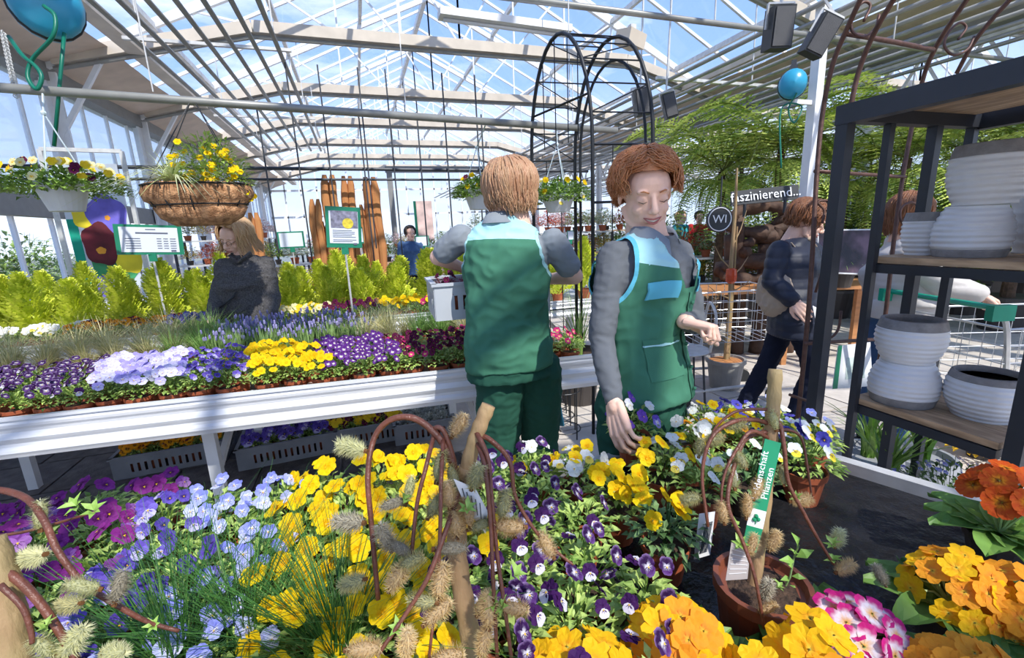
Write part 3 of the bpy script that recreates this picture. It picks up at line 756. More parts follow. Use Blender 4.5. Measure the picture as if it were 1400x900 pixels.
person('blonde woman with glasses in a dark grey knitted coat looking down at the rear bench', (WL.x, WL.y, 0), radians(-12), dict(
    vox=.010, s=1.0, w_head=at(322, 325, 3.22), w_neck=at(334, 352, 3.26), w_chest=at(336, 392, 3.27), yaw=radians(-22), pitch=radians(22), roll=radians(8), eyes='shut', glasses=True, hair_mat=hr_blond, hs=1.06,
    hair=dict(n=600, len=.105, vol=.18, curl=.14, line=.70, face=.9, sweep=.6, r=.0048, flip=.035, seed=21),
    w_shR=at(308, 366, 3.25), w_shL=at(362, 362, 3.32), w_elR=at(300, 410, 3.22), w_wrR=at(291, 434, 3.1), w_elL=at(372, 410, 3.3), w_wrL=at(368, 440, 3.2),
    trousers=dict(mat=m_navy, off=.012), shoes=m_black,
    layers=[dict(name='coat', mat=m_knit, off=.035, hem=-.14, sleeve=1.9, arm_off=.018, fold=.010, fs=8, seed=31, extra=[strap([('shL', (-.05, -.09, .03)), ('chest', (-.02, -.16, -.05)), ('waist', (-.10, -.16, -.05))], .012, m_black), strap([('neck', (-.06, -.05, .02)), ('neck', (0, -.10, -.03)), ('neck', (.07, -.05, .02)), ('neck', (0, .07, .03)), ('neck', (-.06, -.05, .02))], .028, m_knit, 'cowl_collar')])]))
# ---------------------------------------------------------------- woman in the dark quilted jacket
WR = at(1090, 420, 3.0)
fr2 = radians(52)
person('auburn haired woman in black quilted jacket walking past the root sculpture', (WR.x, WR.y, 0), fr2, dict(
    vox=.010, w_head=at(1103, 303, 2.95), w_neck=at(1088, 330, 3.0), w_chest=at(1082, 372, 3.0), w_waist=at(1085, 412, 3.0), w_pelvis=at(1085, 440, 3.0), yaw=radians(0), pitch=radians(24), eyes='shut', hair_mat=hr_brown, hs=1.04, glasses=True,
    hair=dict(n=500, len=.03, vol=.16, curl=.2, line=.6, face=.9, sweep=.6, r=.005, seed=25),
    w_shR=at(1066, 345, 2.92), w_shL=at(1108, 345, 3.1), w_elR=at(1056, 385, 2.9), w_wrR=at(1084, 412, 2.8), w_elL=at(1112, 390, 3.1), w_wrL=at(1120, 425, 3.0),
    hipR=(-.085, .02, .86), knR=(-.10, -.10, .47), anR=(-.10, -.02, .08), anL=(.10, .26, .10), knL=(.09, .12, .47),
    trousers=dict(mat=m_navy, off=.012), shoes=m_black,
    layers=[dict(name='jacket', mat=m_puffer, off=.035, hem=-.08, sleeve=1.9, arm_off=.022, disp=quilt(), seed=5, extra=[strap([('shR', (0, -.06, .06)), ('chest', (0, -.17, -.05)), ('pelvis', (.14, -.05, .02))], .008, m_beige_c), strap([('neck', (-.06, -.05, .02)), ('neck', (0, -.10, -.04)), ('neck', (.07, -.05, .02))], .03, m_beige_c, 'scarf')])]))
p = at(1058, 400, 2.95)
b = MB(); b.ball(p, .13, 14, 10, (.5, 1, 1.25)); vs, fs = union(b, .008, 1, folds(.012, 12, 3)); b = MB(); b.add(vs, fs); tag(b.build('shoulder_bag', m_beige_c, None, True), 'beige cloth bag hanging at the hip of the quilted jacket woman', 'bag')
prism_later = [at(1111, 418, 2.75), at(1118, 452, 2.75), at(1124, 453, 2.75), at(1126, 425, 2.75)]
# ---------------------------------------------------------------- woman behind the shelf pushing a trolley
W4 = at(1230, 420, 2.65)
person('brown haired woman in pale quilted jacket behind the shelf, hand on a trolley', (W4.x, W4.y, 0), radians(75), dict(
    vox=.010, w_head=at(1244, 296, 2.6), w_neck=at(1238, 322, 2.65), w_chest=at(1232, 365, 2.65), w_waist=at(1238, 415, 2.6), yaw=radians(8), pitch=radians(10), eyes='shut', hair_mat=hr_brown,
    hair=dict(n=500, len=.09, vol=.16, curl=.12, line=.6, face=.9, sweep=.5, r=.005, seed=27),
    w_shR=at(1240, 345, 2.45), w_shL=at(1232, 340, 2.85), w_elR=at(1290, 390, 2.4), w_wrR=at(1338, 402, 2.35), handR=dict(d=(.9, -.3, -.5), n=(0, 0, -1), curl=(.6, .9, .6)), handL={},
    trousers=dict(mat=m_jeans, off=.010), shoes=m_black,
    layers=[dict(name='jacket', mat=m_white_puffer, off=.035, hem=-.08, sleeve=1.9, arm_off=.022, disp=quilt(), seed=7)]))
# ---------------------------------------------------------------- small distant people
def far_person(label, px, py, d, rz, hm, top, low, s=1.0, zoff=0.):
    p = at(px, py, d); P = dict(vox=.016, s=s, eyes='open', hair_mat=hm, hair=dict(n=160, len=.03, vol=.15, r=.008, seed=3), trousers=dict(mat=low, off=.012), shoes=m_black, layers=[dict(name='coat', mat=top, off=.02, hem=-.10, sleeve=1.9)])
    person(label, (p.x, p.y, 0), rz, P)
far_person('distant dark haired shopper in a blue coat beyond the cypresses', 563, 345, 7.5, .2, hr_dark, m_jeans, m_navy, .95)
far_person('distant shopper in red coat under the tree ferns', 955, 322, 9.5, -.5, hr_dark, m_red, m_navy)
far_person('distant shopper in turquoise jacket right of the red haired employee', 930, 322, 9.0, .3, hr_blond, m_turq, m_wshirt)
# ================================================================ PROPS
def prism(corners, th, name, m, parent=None, mi=0, **kw):
    P = [Vector(p) for p in corners]; n = (P[1] - P[0]).cross(P[2] - P[1]).normalized(); b = MB(); k = len(P)
    b.add(P + [p - n * th for p in P], [tuple(range(k)), tuple(range(2 * k - 1, k - 1, -1))] + [(i, i + k, (i + 1) % k + k, (i + 1) % k) for i in range(k)])
    return b.build(name, m, parent, **kw)
def quadpt(C4, u, v):
    "C4 = TL, TR, BR, BL"
    return C4[0] * (1 - u) * (1 - v) + C4[1] * u * (1 - v) + C4[2] * u * v + C4[3] * (1 - u) * v
def subquad(C4, u0, v0, u1, v1, off=0.):
    n = (C4[3] - C4[0]).cross(C4[1] - C4[0]).normalized()
    return [quadpt(C4, u0, v0) + n * off, quadpt(C4, u0, v1) + n * off, quadpt(C4, u1, v1) + n * off, quadpt(C4, u1, v0) + n * off]
def rectify(c, w, h, rz, tilt=0., lean=0.):
    "upright rectangle facing the viewer side; c centre; rz about Z; tilt backward; lean in its own plane"
    R = Euler((0, 0, rz)).to_matrix() @ Euler((tilt, 0, 0)).to_matrix() @ Euler((0, lean, 0)).to_matrix()
    return [Vector(c) + R @ Vector((x * w / 2, 0, z * h / 2)) for x, z in ((-1, 1), (1, 1), (1, -1), (-1, -1))]
m_green = mat('dark_green_enamel', (.01, .22, .12), .4, vary=.05)
m_paper = mat('printed_sheet', (.74, .79, .88), .5, vary=.02)
m_text = mat('grey_print', (.12, .14, .2), .6, vary=0)
def sign(label, C4, pole_to, lines, header=True, cat='sign', pic=None, border=.07, pole_r=.008):
    c = (C4[0] + C4[1] + C4[2] + C4[3]) / 4
    t = thing('price_sign', label, cat, (c.x, c.y, pole_to))
    prism([C4[0], C4[3], C4[2], C4[1]], .012, 'frame', m_green, t)
    prism(subquad(C4, border, border * 1.2, 1 - border, 1 - border * 1.2, .003), .002, 'sheet', m_paper, t)
    b = MB()
    for (u0, v0, u1, v1) in lines:
        q = subquad(C4, u0, v0, u1, v1, .0045); b.add(q, [(0, 1, 2, 3)])
    if lines: b.build('printed_lines', m_text, t)
    if pic: pic(C4, t)
    bm = (C4[2] + C4[3]) / 2
    b = MB(); b.tube([bm + Vector((0, .01, .02)), (bm.x, bm.y + .01, pole_to)], pole_r, 6); b.build('pole', m_steel, t)
    b = MB(); b.box(bm + Vector((0, .008, -.02)), (.05, .014, .06)); b.build('clip', m_green, t)
    return t
ls = [(.45, .14, .6, .17), (.3, .25, .78, .30)] + [(u, v, u + w, v + .025) for v in (.45, .53, .61, .69, .77) for u, w in ((.14, .22), (.6, .07), (.7, .07), (.8, .09))] + [(.8, .84, .88, .9)]
c = at(205, 328, 3.35)
sign('green framed price list sign on a pole left of the shopping woman', rectify(c, .40, .22, .30, .0, .06), .80, ls)
def pic_shrub(C4, t):
    prism(subquad(C4, .14, .10, .90, .52, .004), .001, 'photo_print', mat('slate_photo', (.22, .22, .30), .6, vary=.5, scale=40), t)
    prism([quadpt(C4, .62 + .16 * cos(a * pi / 6), .40 + .13 * sin(a * pi / 6)) + Vector((0, -.006, 0)) for a in range(0, -12, -1)], .001, 'yellow_print', mat('yellow_photo', (.75, .6, .05), .6, vary=.3, scale=40), t)
ls2 = [(.18, v, rnd(.7, .85), v + .014) for v in (.57, .61, .65, .69, .73, .80, .84)] + [(.76, .88, .86, .93)]
c = at(470, 311, 3.35)
sign('green framed sign with a shrub photograph on a pole in front of the orange posts', rectify(c, .25, .30, .15, 0, .07), .82, ls2, pic=pic_shrub, border=.09)
for px, py, d, w, h, lb in ((398, 328, 5.5, .30, .20, 'small white sign in green frame left of the picture sign'), (577, 330, 7.5, .24, .18, 'far green framed sign right of the orange posts'), (491, 322, 5.6, .1, .20, 'narrow green framed sign half hidden behind the picture sign'), (780, 322, 6.0, .1, .13, 'tiny green sign on the far shelf between the employees')):
    sign(lb, rectify(at(px, py, d), w, h, .1), 0, [])
# ---- banner
C4 = [at(72, 200, 4.4), at(162, 214, 4.55), at(192, 378, 4.35), at(100, 384, 4.2)]
base = Vector((C4[0].x, C4[0].y, 0))
x0, x1 = at(90, 300, 4.3), at(176, 300, 4.5)
zt, zb = 2.25, 1.02
C4 = [Vector((x0.x, x0.y, zt)), Vector((x1.x, x1.y, zt)), Vector((x1.x, x1.y, zb)), Vector((x0.x, x0.y, zb))]
t = thing('pansy_banner', 'tall banner printed with huge pansies on a steel frame behind the cypresses', 'banner', (C4[0].x, C4[0].y, 0))
prism([C4[0], C4[3], C4[2], C4[1]], .006, 'cloth', mat('banner_sky', (.62, .68, .78), .7, vary=.06, scale=2), t)
prism(subquad(C4, 0, .42, .16, 1, .002), .001, 'green_stripe', mat('banner_green', (.0, .32, .22), .7), t)
prism(subquad(C4, .16, .0, 1, .2, .002), .001, 'grey_sky', mat('banner_grey', (.45, .50, .58), .7), t)
def blob(u, v, ru, rv, m, off, name, k=14, wob=.08, ph=0.):
    n = (C4[3] - C4[0]).cross(C4[1] - C4[0]).normalized()
    return prism([quadpt(C4, u + ru * (1 + wob * cos(5 * a + ph)) * cos(a), v + rv * (1 + wob * cos(5 * a + ph)) * sin(a)) + n * off for a in [-2 * pi * i / 30 for i in range(30)]], .0008, name, m, t)
mv = mat('print_violet', (.16, .13, .55), .7, vary=.3, scale=6); mm_ = mat('print_maroon', (.13, .01, .02), .7, vary=.4, scale=8); my = mat('print_yellow', (.85, .68, .03), .7, vary=.15, scale=6); mo = mat('print_orange', (.85, .35, .03), .7); mg_ = mat('print_leaf', (.05, .30, .12), .7, vary=.3)
blob(.60, .82, .38, .16, mg_, .003, 'printed_leaf'); blob(.30, .40, .2, .10, my, .0035, 'printed_yellow_pansy')
blob(.86, .72, .26, .15, my, .004, 'printed_yellow_pansy', ph=1); blob(.42, .96, .25, .10, mv, .004, 'printed_violet_pansy')
blob(.66, .40, .33, .17, mv, .005, 'printed_violet_pansy', ph=2); blob(.46, .62, .30, .17, mm_, .006, 'printed_maroon_pansy', ph=.5)
blob(.66, .415, .045, .02, mo, .0065, 'printed_flower_eye'); blob(.44, .67, .08, .028, mo, .0075, 'printed_flower_eye', ph=1.5)
b = MB(); w = (C4[1] - C4[0]).normalized()
for P in (C4[0] - w * .06, C4[1] + w * .06): b.beam((P.x, P.y, 0), (P.x, P.y, zt + .12), .035)
b.beam(C4[0] - w * .06 + V(0, 0, .12), C4[1] + w * .06 + V(0, 0, .12), .035); b.build('frame', m_steel, t)
# ---- cross pipes
def pipe(name, a, b_, r, label=None):
    o = MB().tube([a, b_], r, 10).build(name, m_pipe, smooth=True); return o
o = struct(pipe('trim_7', atX(0, 128, -2.2) if False else (-4.0, 3.25, 2.36), (2.0, 3.25, 2.17), .024))
o = struct(pipe('trim_8', (-1.5, 3.6, 3.16), (8.3, 3.6, 3.16), .024))
b = MB()
for x in (-3.2, -1.0, .4, 1.6): b.beam((x, 3.25, 2.3), (x + .0, 3.25, 4.7), .006)
for x in (1.0, 3.2, 5.5): b.beam((x, 3.6, 3.16), (x, 3.6, 4.6), .010)
struct(b.build('trim_9', m_steel))
b = MB(); b.tube([(-4., 5.95, 2.28), (3.2, 5.95, 2.22)], .02, 8); b.tube([(-4., 5.95, 2.16), (3.2, 5.95, 2.10)], .014, 8)
for k, px in enumerate((362, 408, 450, 497, 502, 538, 575, 612, 655, 661)):
    p = atY(px, 220, 5.9); b.beam((p.x, 5.9, 1.3 if k % 2 == 0 else 0), (p.x, 5.9, 3.35 if k % 3 else 2.9), .016)
struct(b.build('trim_10', m_darkpole))
t = thing('strip_light', 'long white fluorescent fitting clipped under the upper cross pipe', 'lamp', (1.6, 3.6, 3.05))
p0, p1 = atY(600, 18, 3.6), atY(778, 42, 3.6)
MB().beam(p0, p1, .12, .05).build('housing', m_white, t); MB().tube([p0 + V(0.03, 0, -.04), p1 + V(-.03, 0, -.04)], .014, 8).build('tube', m_whitepot, t, smooth=True)
t = thing('floodlight_box', 'cream box hanging on the upper cross pipe above the iron arch', 'lamp', atY(862, 52, 3.6))
p = atY(862, 54, 3.6); MB().box(p, (.2, .16, .11), (.2, .1, .3)).build('housing', m_beam, t); MB().box(p + V(0, -.02, .07), (.05, .05, .06)).build('bracket', m_steel, t)
# ---- speakers and spots
def speaker(px, py, d, w, h, rot, label, name='loudspeaker'):
    p = at(px, py, d); t = thing(name, label, 'speaker', p)
    R = Euler(rot).to_matrix()
    MB().box(p, (w, w * .8, h), rot).build('cabinet', m_black, t)
    MB().box(p + R @ V(0, -w * .42, 0), (w * .86, .012, h * .9), rot).build('grille', mat('speaker_grille', (.08, .08, .085), .5, bump=.5, bscale=400), t)
    b = MB(); b.beam(p + R @ V(-w * .6, 0, 0), p + R @ V(-w * .6, 0, h * .6), .012); b.beam(p + R @ V(w * .6, 0, 0), p + R @ V(w * .6, 0, h * .6), .012); b.beam(p + R @ V(-w * .6, 0, h * .6), p + R @ V(w * .6, 0, h * .6), .012)
    b.beam(p + R @ V(0, 0, h * .6), p + V(0, 0, h * .95 if d < 4 else 1.35), .014); b.build('bracket', m_steel, t)
speaker(1064, 40, 3.0, .145, .25, (.1, 0, -.3), 'black loudspeaker hanging straight beside the upper cross pipe, top right')
speaker(1121, 50, 3.0, .13, .24, (.15, .45, -.35), 'black loudspeaker tilted sideways next to the straight one')
speaker(878, 140, 4.6, .16, .25, (0, -.15, -.3), 'small dark speaker seen through the iron arch')
speaker(915, 145, 4.9, .13, .25, (0, -.25, -.4), 'small dark speaker right of the iron arch')
# ---- hose reels
m_blue = mat('blue_plastic', (.03, .33, .52), .3, vary=.08); m_hose = mat('green_hose', (.0, .16, .10), .4, vary=.05)
def reel(c, r, rz, label, hosepts, hr=.008):
    t = thing('hose_reel', label, 'hose reel', c); M_ = Matrix.Translation(c) @ Matrix.Rotation(rz, 4, 'Z') @ Matrix.Rotation(pi / 2, 4, 'X')
    b = MB(); b.lathe([(r * .3, -.09), (r * .85, -.085), (r, -.05), (r * 1.0, .05), (r * .85, .085), (r * .35, .11), (0, .12)], 18, sy=1.1); b.xf(M_); b.build('casing', m_blue, t, smooth=True)
    b = MB(); b.lathe([(r * 1.02, -.012), (r * 1.05, -.008), (r * 1.05, .008), (r * 1.02, .012)], 18, sy=1.1); b.xf(M_); b.build('seam_band', m_black, t, smooth=True)
    b = MB(); b.box((0, r * 1.2, 0), (r * .5, r * .4, .05)); b.box((0, r * 1.5, 0), (.04, r * .6, .03)); b.xf(M_); b.build('wall_bracket', m_darkpole, t)
    MB().tube(spline(hosepts, 6), hr, 6).build('hose', m_hose, t, smooth=True)
c = at(62, 6, 2.4)
reel(c, .155, .5, 'big blue hose reel hanging in the upper left corner', [at(60, 8, 2.25), at(75, 22, 2.25), at(72, 50, 2.25), at(45, 80, 2.3), at(38, 105, 2.3), at(50, 122, 2.3), at(57, 105, 2.3), at(48, 90, 2.3), at(30, 75, 2.3), at(12, 50, 2.35)], .010)
h = MB().tube([at(88, 45, 2.4), at(84, 90, 2.4), at(74, 200, 2.42)], .009, 6).build('green_hose', m_hose, smooth=True); tag(h, 'straight green hose hanging below the big blue reel', 'hose')
c = at(1083, 116, 4.3)
reel(c, .12, -.7, 'small blue hose reel on the steel column at right', [c + V(-.05, -.1, -.1), at(1078, 150, 4.3), at(1086, 168, 4.3), at(1096, 145, 4.3), at(1068, 150, 4.3), at(1068, 230, 4.3)])
# ---- column and rails right of the ferns (bay post)
p = at(1108, 200, 4.5); b = MB(); b.box((p.x, p.y, 1.7), (.09, .09, 3.4)); b.box((p.x - .14, p.y, 2.55), (.28, .03, .04)); struct(b.build('trim_11', m_white))
# ---- black iron arch
m_rust = mat('rusty_brown_iron', (.12, .06, .045), .5, .3, vary=.3, scale=30, bump=.3)
AL, AR, BL, BR = at(727, 215, 3.35), at(810, 176, 2.75), at(786, 222, 3.45), at(893, 186, 2.85)
t = thing('iron_rose_arch', 'tall black iron rose arch with two rounded hoops behind the red haired employee', 'garden arch', (AL.x, AL.y, 0))
def hoop(L_, R_, z0, ztop, r, name, squash=1.0):
    L2 = Vector((L_.x, L_.y, 0)); R2 = Vector((R_.x, R_.y, 0)); m = (L2 + R2) / 2; h = (R2 - L2) / 2
    pts = [L2, L2 + V(0, 0, z0)] + [m + h * cos(pi - pi * i / 16) + V(0, 0, z0 + (ztop - z0) * sin(pi * i / 16)) for i in range(1, 16)] + [R2 + V(0, 0, z0), R2]
    MB().tube(pts, r, 6).build(name, m_black, t, smooth=True); return m, h
z0, zt = 1.95, 2.68
mA, hA = hoop(AL, AR, z0, zt, .013, 'hoop'); mB_, hB = hoop(BL, BR, z0, zt, .013, 'hoop')
hoop(BL + (BR - BL) * .08 , BR - (BR - BL) * .08, z0, zt - .14, .010, 'inner_hoop')
b = MB()
for i in range(1, 12):
    a = pi * i / 12; P = mA + hA * cos(a) + V(0, 0, z0 + (zt - z0) * sin(a)); Q = mB_ + hB * cos(a) + V(0, 0, z0 + (zt - z0) * sin(a)); b.tube([P, Q], .005, 4)
    if i % 2: Q2 = mB_ + hB * cos(a + pi / 12) + V(0, 0, z0 + (zt - z0) * sin(a + pi / 12)); b.tube([P, Q2], .004, 4)
for z in (.4, .8, 1.2, 1.6, 1.95): b.tube([V(AL.x, AL.y, z), V(BL.x, BL.y, z)], .006, 4); b.tube([V(AR.x, AR.y, z), V(BR.x, BR.y, z)], .008, 4)
for s in (.33, .66):
    for P, Q in ((AL, BL), (AR, BR)): R_ = P.lerp(Q, s); b.tube([V(R_.x, R_.y, 0), V(R_.x, R_.y, z0)], .004, 4)
for s in (-.5, -.1, .3, .6):
    P = mA + hA * s; b.tube([P + V(0, 0, 2.0), P + V(0, 0, z0 + (zt - z0) * sqrt(1 - s * s))], .004, 4)
b.tube([V(AL.x, AL.y, 2.25) + hA * .1, V(AR.x, AR.y, 2.25) - hA * .1], .008, 4)
b.build('lattice', m_black, t)
# ---- brown iron arch at the right
t = thing('iron_garden_arch', 'rusty brown iron arch with curled hooks behind the dark shelf', 'garden arch', (2.2, 1.6, 0))
def bt(pts, r, name='rod'): return MB().tube(spline(pts, 5), r, 6).build(name, m_rust, t, smooth=True)
def foot(P): return V(P.x, P.y, 0)
p = at(1106, 420, 2.1)
bt([foot(p), V(p.x, p.y, 1.0), at(1116, 250, 2.1), at(1124, 160, 2.08), at(1138, 90, 2.0), at(1160, 35, 1.9), at(1195, -40, 1.75)], .011, 'arch_rod')
bt([at(1162, 150, 2.0), at(1175, 95, 1.95), at(1198, 40, 1.85), at(1240, -30, 1.7)], .011, 'arch_rod')
p = at(1215, 400, 2.3)
bt([foot(p), V(p.x, p.y, .9), at(1222, 330, 2.3), at(1238, 220, 2.3), at(1260, 115, 2.25), at(1282, 60, 2.1), at(1335, -20, 1.9)], .011, 'arch_rod')
bt([at(1308, 100, 2.3), at(1330, 60, 2.2), at(1362, 20, 2.1), at(1400, -20, 2.0)], .011, 'arch_rod')
bt([at(1156, 46, 1.92), at(1215, 56, 2.0), at(1276, 68, 2.1)], .010, 'crossbar'); bt([at(1114, 234, 2.1), at(1237, 242, 2.3)], .009, 'crossbar')
bt([at(1100, 470, 2.1), at(1200, 464, 2.3)], .009, 'crossbar'); bt([at(1080, 540, 2.1), at(1115, 552, 2.2)], .008, 'crossbar')
def hook(pts, d): bt([at(x, y, d) for x, y in pts], .006, 'scroll_hook')
hook([(1181, 29), (1190, 8), (1180, 3), (1166, 20), (1165, 42), (1180, 51), (1197, 38), (1202, 20)], 1.9)
hook([(1310, 54), (1321, 38), (1312, 31), (1297, 44), (1291, 62), (1303, 75), (1322, 68), (1332, 50)], 2.15)
hook([(1124, 305), (1127, 288), (1118, 277), (1132, 275), (1141, 290), (1139, 318), (1115, 400)], 2.1)
hook([(1246, 306), (1240, 309), (1231, 300), (1232, 285), (1245, 277), (1257, 285), (1262, 310), (1242, 350)], 2.25)
hook([(1122, 410), (1117, 440), (1122, 460), (1135, 462), (1146, 450), (1150, 425)], 2.1)
# ---- shelf unit
m_shelf = mat('anthracite_steel', (.045, .05, .062), .42, .4, vary=.08)
m_wood = mat('oiled_shelf_wood', (.40, .26, .15), .6, vary=.25, scale=7, stretch=(6, 1, 6), bump=.15, bscale=20, col2=(.48, .33, .20))
t = thing('display_shelf', 'anthracite steel display shelf with wooden boards holding ribbed grey pots', 'shelf', (1.95, 1.0, 0))
YF, YN = 1.237, .74
for x, y, w in ((1.70, YF, .042), (1.93, YF, .026), (2.19, YF, .036), (1.95, YN, .045), (2.42, YN, .036), (2.42, YF, .03)):
    MB().box((x, y, .9), (w, w, 1.8)).build('post', m_shelf, t)
for name, x0, x1, y0, y1, z in (('board_lower', 1.94, 2.42, .78, YF + .02, .69), ('board_middle', 1.94, 2.42, .30, YF + .02, 1.285)):
    n = 4
    for i in range(n):
        xa = x0 + (x1 - x0) * i / n; xb = x0 + (x1 - x0) * (i + 1) / n
        MB().box(((xa + xb) / 2, (y0 + y1) / 2, z - .012), (xb - xa - .003, y1 - y0, .024)).build('board', m_wood, t)
    b = MB(); b.box((x0 + .01, (y0 + y1) / 2, z - .045), (.03, y1 - y0, .035)); b.box((x1 - .01, (y0 + y1) / 2, z - .045), (.03, y1 - y0, .035)); b.box(((x0 + x1) / 2, y1 - .02, z - .045), (x1 - x0, .03, .035)); b.box(((x0 + x1) / 2, y0 + .02, z - .045), (x1 - x0, .03, .035)); b.build('board_frame', m_shelf, t)
b = MB(); zt = 1.80
b.box((1.70, .55, zt), (.05, 1.42, .065)); b.box((2.45, .55, zt), (.05, 1.42, .065)); b.box((2.07, YF, zt), (.75, .045, .05)); b.box((2.07, -.14, zt), (.75, .045, .05)); b.box((2.07, .62, zt), (.75, .03, .04)); b.build('top_frame', m_shelf, t)
for i in range(5):
    MB().box((1.80 + i * .13, .55, zt + .028), (.127, 1.38, .016)).build('top_board', m_wood, t)
# ribbed pots
m_glaze = mat('ribbed_grey_glaze', (.80, .82, .86), .28, vary=.10, scale=14, col2=(.70, .70, .71)); m_raw = mat('raw_grey_clay', (.27, .26, .26), .85, vary=.18, scale=30, bump=.3, bscale=90)
def ribbed_pot(label, c, r, h, inv=False, band=.2):
    b = MB(); b2 = MB(); n = 40; prof = []
    def R(u): return r * (.73 + .27 * sin(min(1, u / .55) * pi / 2) - .12 * (max(0, u - .55) / .45) ** 2) + (.0022 * cos(u * 2 * pi * 9) if u < 1 - band else 0)
    k = 44; cut = 1 - band
    pr = [(R(i / k), h * i / k) for i in range(k + 1)]
    z_cut = int(k * cut)
    b.lathe([(0, .001)] + pr[:z_cut + 1] + [(r * .5, h * cut - .01)], n) if False else b.lathe(pr[:z_cut + 1], n)
    b2.lathe(pr[z_cut:] + [(R(1) - .012, h), (R(.9) - .014, h * .88), (R(.5) - .016, h * .45), (R(.1) * .8, h * .10), (0, h * .08)], n)
    t = thing('ribbed_pot', label, 'plant pot', c, rnd(0, 3), None)
    for bb, nm, m in ((b, 'glazed_body', m_glaze), (b2, 'raw_rim', m_raw)):
        if inv: bb.v = [(x, -y, h - z) for x, y, z in bb.v]
        bb.mesh
        link(nm, bb.mesh(nm, m, True), t, loc=(0, 0, 0))
    return t
ribbed_pot('ribbed grey pot upside down on the lower shelf board, carrying another pot', (2.06, 1.14, .69), .116, .175, True)
ribbed_pot('ribbed grey pot standing upright on the upside down one, lower board', (2.06, 1.14, .867), .114, .172)
ribbed_pot('wide ribbed white bowl pot alone at the near end of the lower board', (2.16, .93, .69), .117, .170, False, .12)
ribbed_pot('big ribbed grey pot upside down on the middle board, carrying a pot', (2.11, 1.03, 1.285), .110, .180, True, .14)
ribbed_pot('big ribbed pot with dark raw rim on top of the stack, middle board', (2.11, 1.01, 1.466), .112, .205)
ribbed_pot('small ribbed grey pot left behind the big stack on the middle board', (2.13, 1.18, 1.285), .078, .165)
ribbed_pot('ribbed grey pot at the right edge of the photo on the middle board', (2.20, .80, 1.285), .108, .17)
ribbed_pot('pale ribbed pot behind the big stack at the right edge', (2.36, .95, 1.285), .09, .33)
# ================================================================ FLORA KIT
def lerp(a, b, t): return tuple(a[i] + (b[i] - a[i]) * t for i in range(3))
def petal_disc(b, ang, dist, L, W, z, colf, n=9, notch=0., cup=.0, ruf=.11, seed=0):
    R = random.Random(seed); c = cos(ang); s = sin(ang); vs = []; cs = []; fs = []
    def put(u, w, zz):
        x = (dist + u) * c - w * s; y = (dist + u) * s + w * c
        r = sqrt(x * x + y * y); vs.append((x, y, z + zz + cup * r * r)); cs.append(colf(r, ang, w))
    put(0, 0, 0)
    for q, rr in ((0, .5), (1, 1.)):
        for k in range(n):
            a = 2 * pi * k / n; k1 = rr * (1 - notch * max(0, cos(a)) ** 10)
            put(L * k1 * cos(a), W * rr * sin(a) * (1 - .25 * max(0, -cos(a))), R.uniform(-ruf, ruf) * rr)
    for k in range(n):
        k2 = (k + 1) % n; fs.append((0, 1 + k, 1 + k2)); fs.append((1 + k, 1 + n + k, 1 + n + k2, 1 + k2))
    b.add(vs, fs, cs)
def pansy_mesh(top, side, low, face=None, vein=None, eye=(.95, .6, .02), big=1., edge=None, seed=1):
    b = MB()
    def cf(base, inner):
        def f(r, a, w):
            if r < .14: return eye if base is low else (inner or base)
            if inner and r < .42: return lerp(inner, base, max(0, (r - .22) / .2))
            if edge and r > .85: return lerp(base, edge, min(1, (r - .8) / .25))
            return base
        return f
    d = radians
    petal_disc(b, d(62), .50, .52, .50, -.06, cf(top, None), seed=seed)
    petal_disc(b, d(118), .50, .52, .50, -.03, cf(top, None), seed=seed + 1)
    petal_disc(b, d(5), .44, .46, .44, .02, cf(side, face), seed=seed + 2)
    petal_disc(b, d(175), .44, .46, .44, .03, cf(side, face), seed=seed + 3)
    petal_disc(b, d(270), .42, .50, .62, .07, cf(low, face), notch=.12, seed=seed + 4)
    b.cc = eye; b.add([(-.1, -.02, .12), (.1, -.02, .12), (0, -.22, .13)], [(0, 2, 1)])
    if vein:
        b.cc = vein
        for a in (235, 270, 305, 185, 355):
            ca, sa = cos(d(a)), sin(d(a)); px, py = -sa * .035, ca * .035
            b.add([(ca * .15 + px, sa * .15 + py, .125), (ca * .15 - px, sa * .15 - py, .125), (ca * .5, sa * .5, .14)], [(0, 1, 2)])
    # back sepals / spur give it depth
    b.cc = (.2, .35, .08); b.add([(0, 0, -.3), (.14, 0, -.08), (-.07, .12, -.08), (-.07, -.12, -.08)], [(0, 1, 2), (0, 2, 3), (0, 3, 1)])
    return b.mesh('pansy_flower', m_petal)
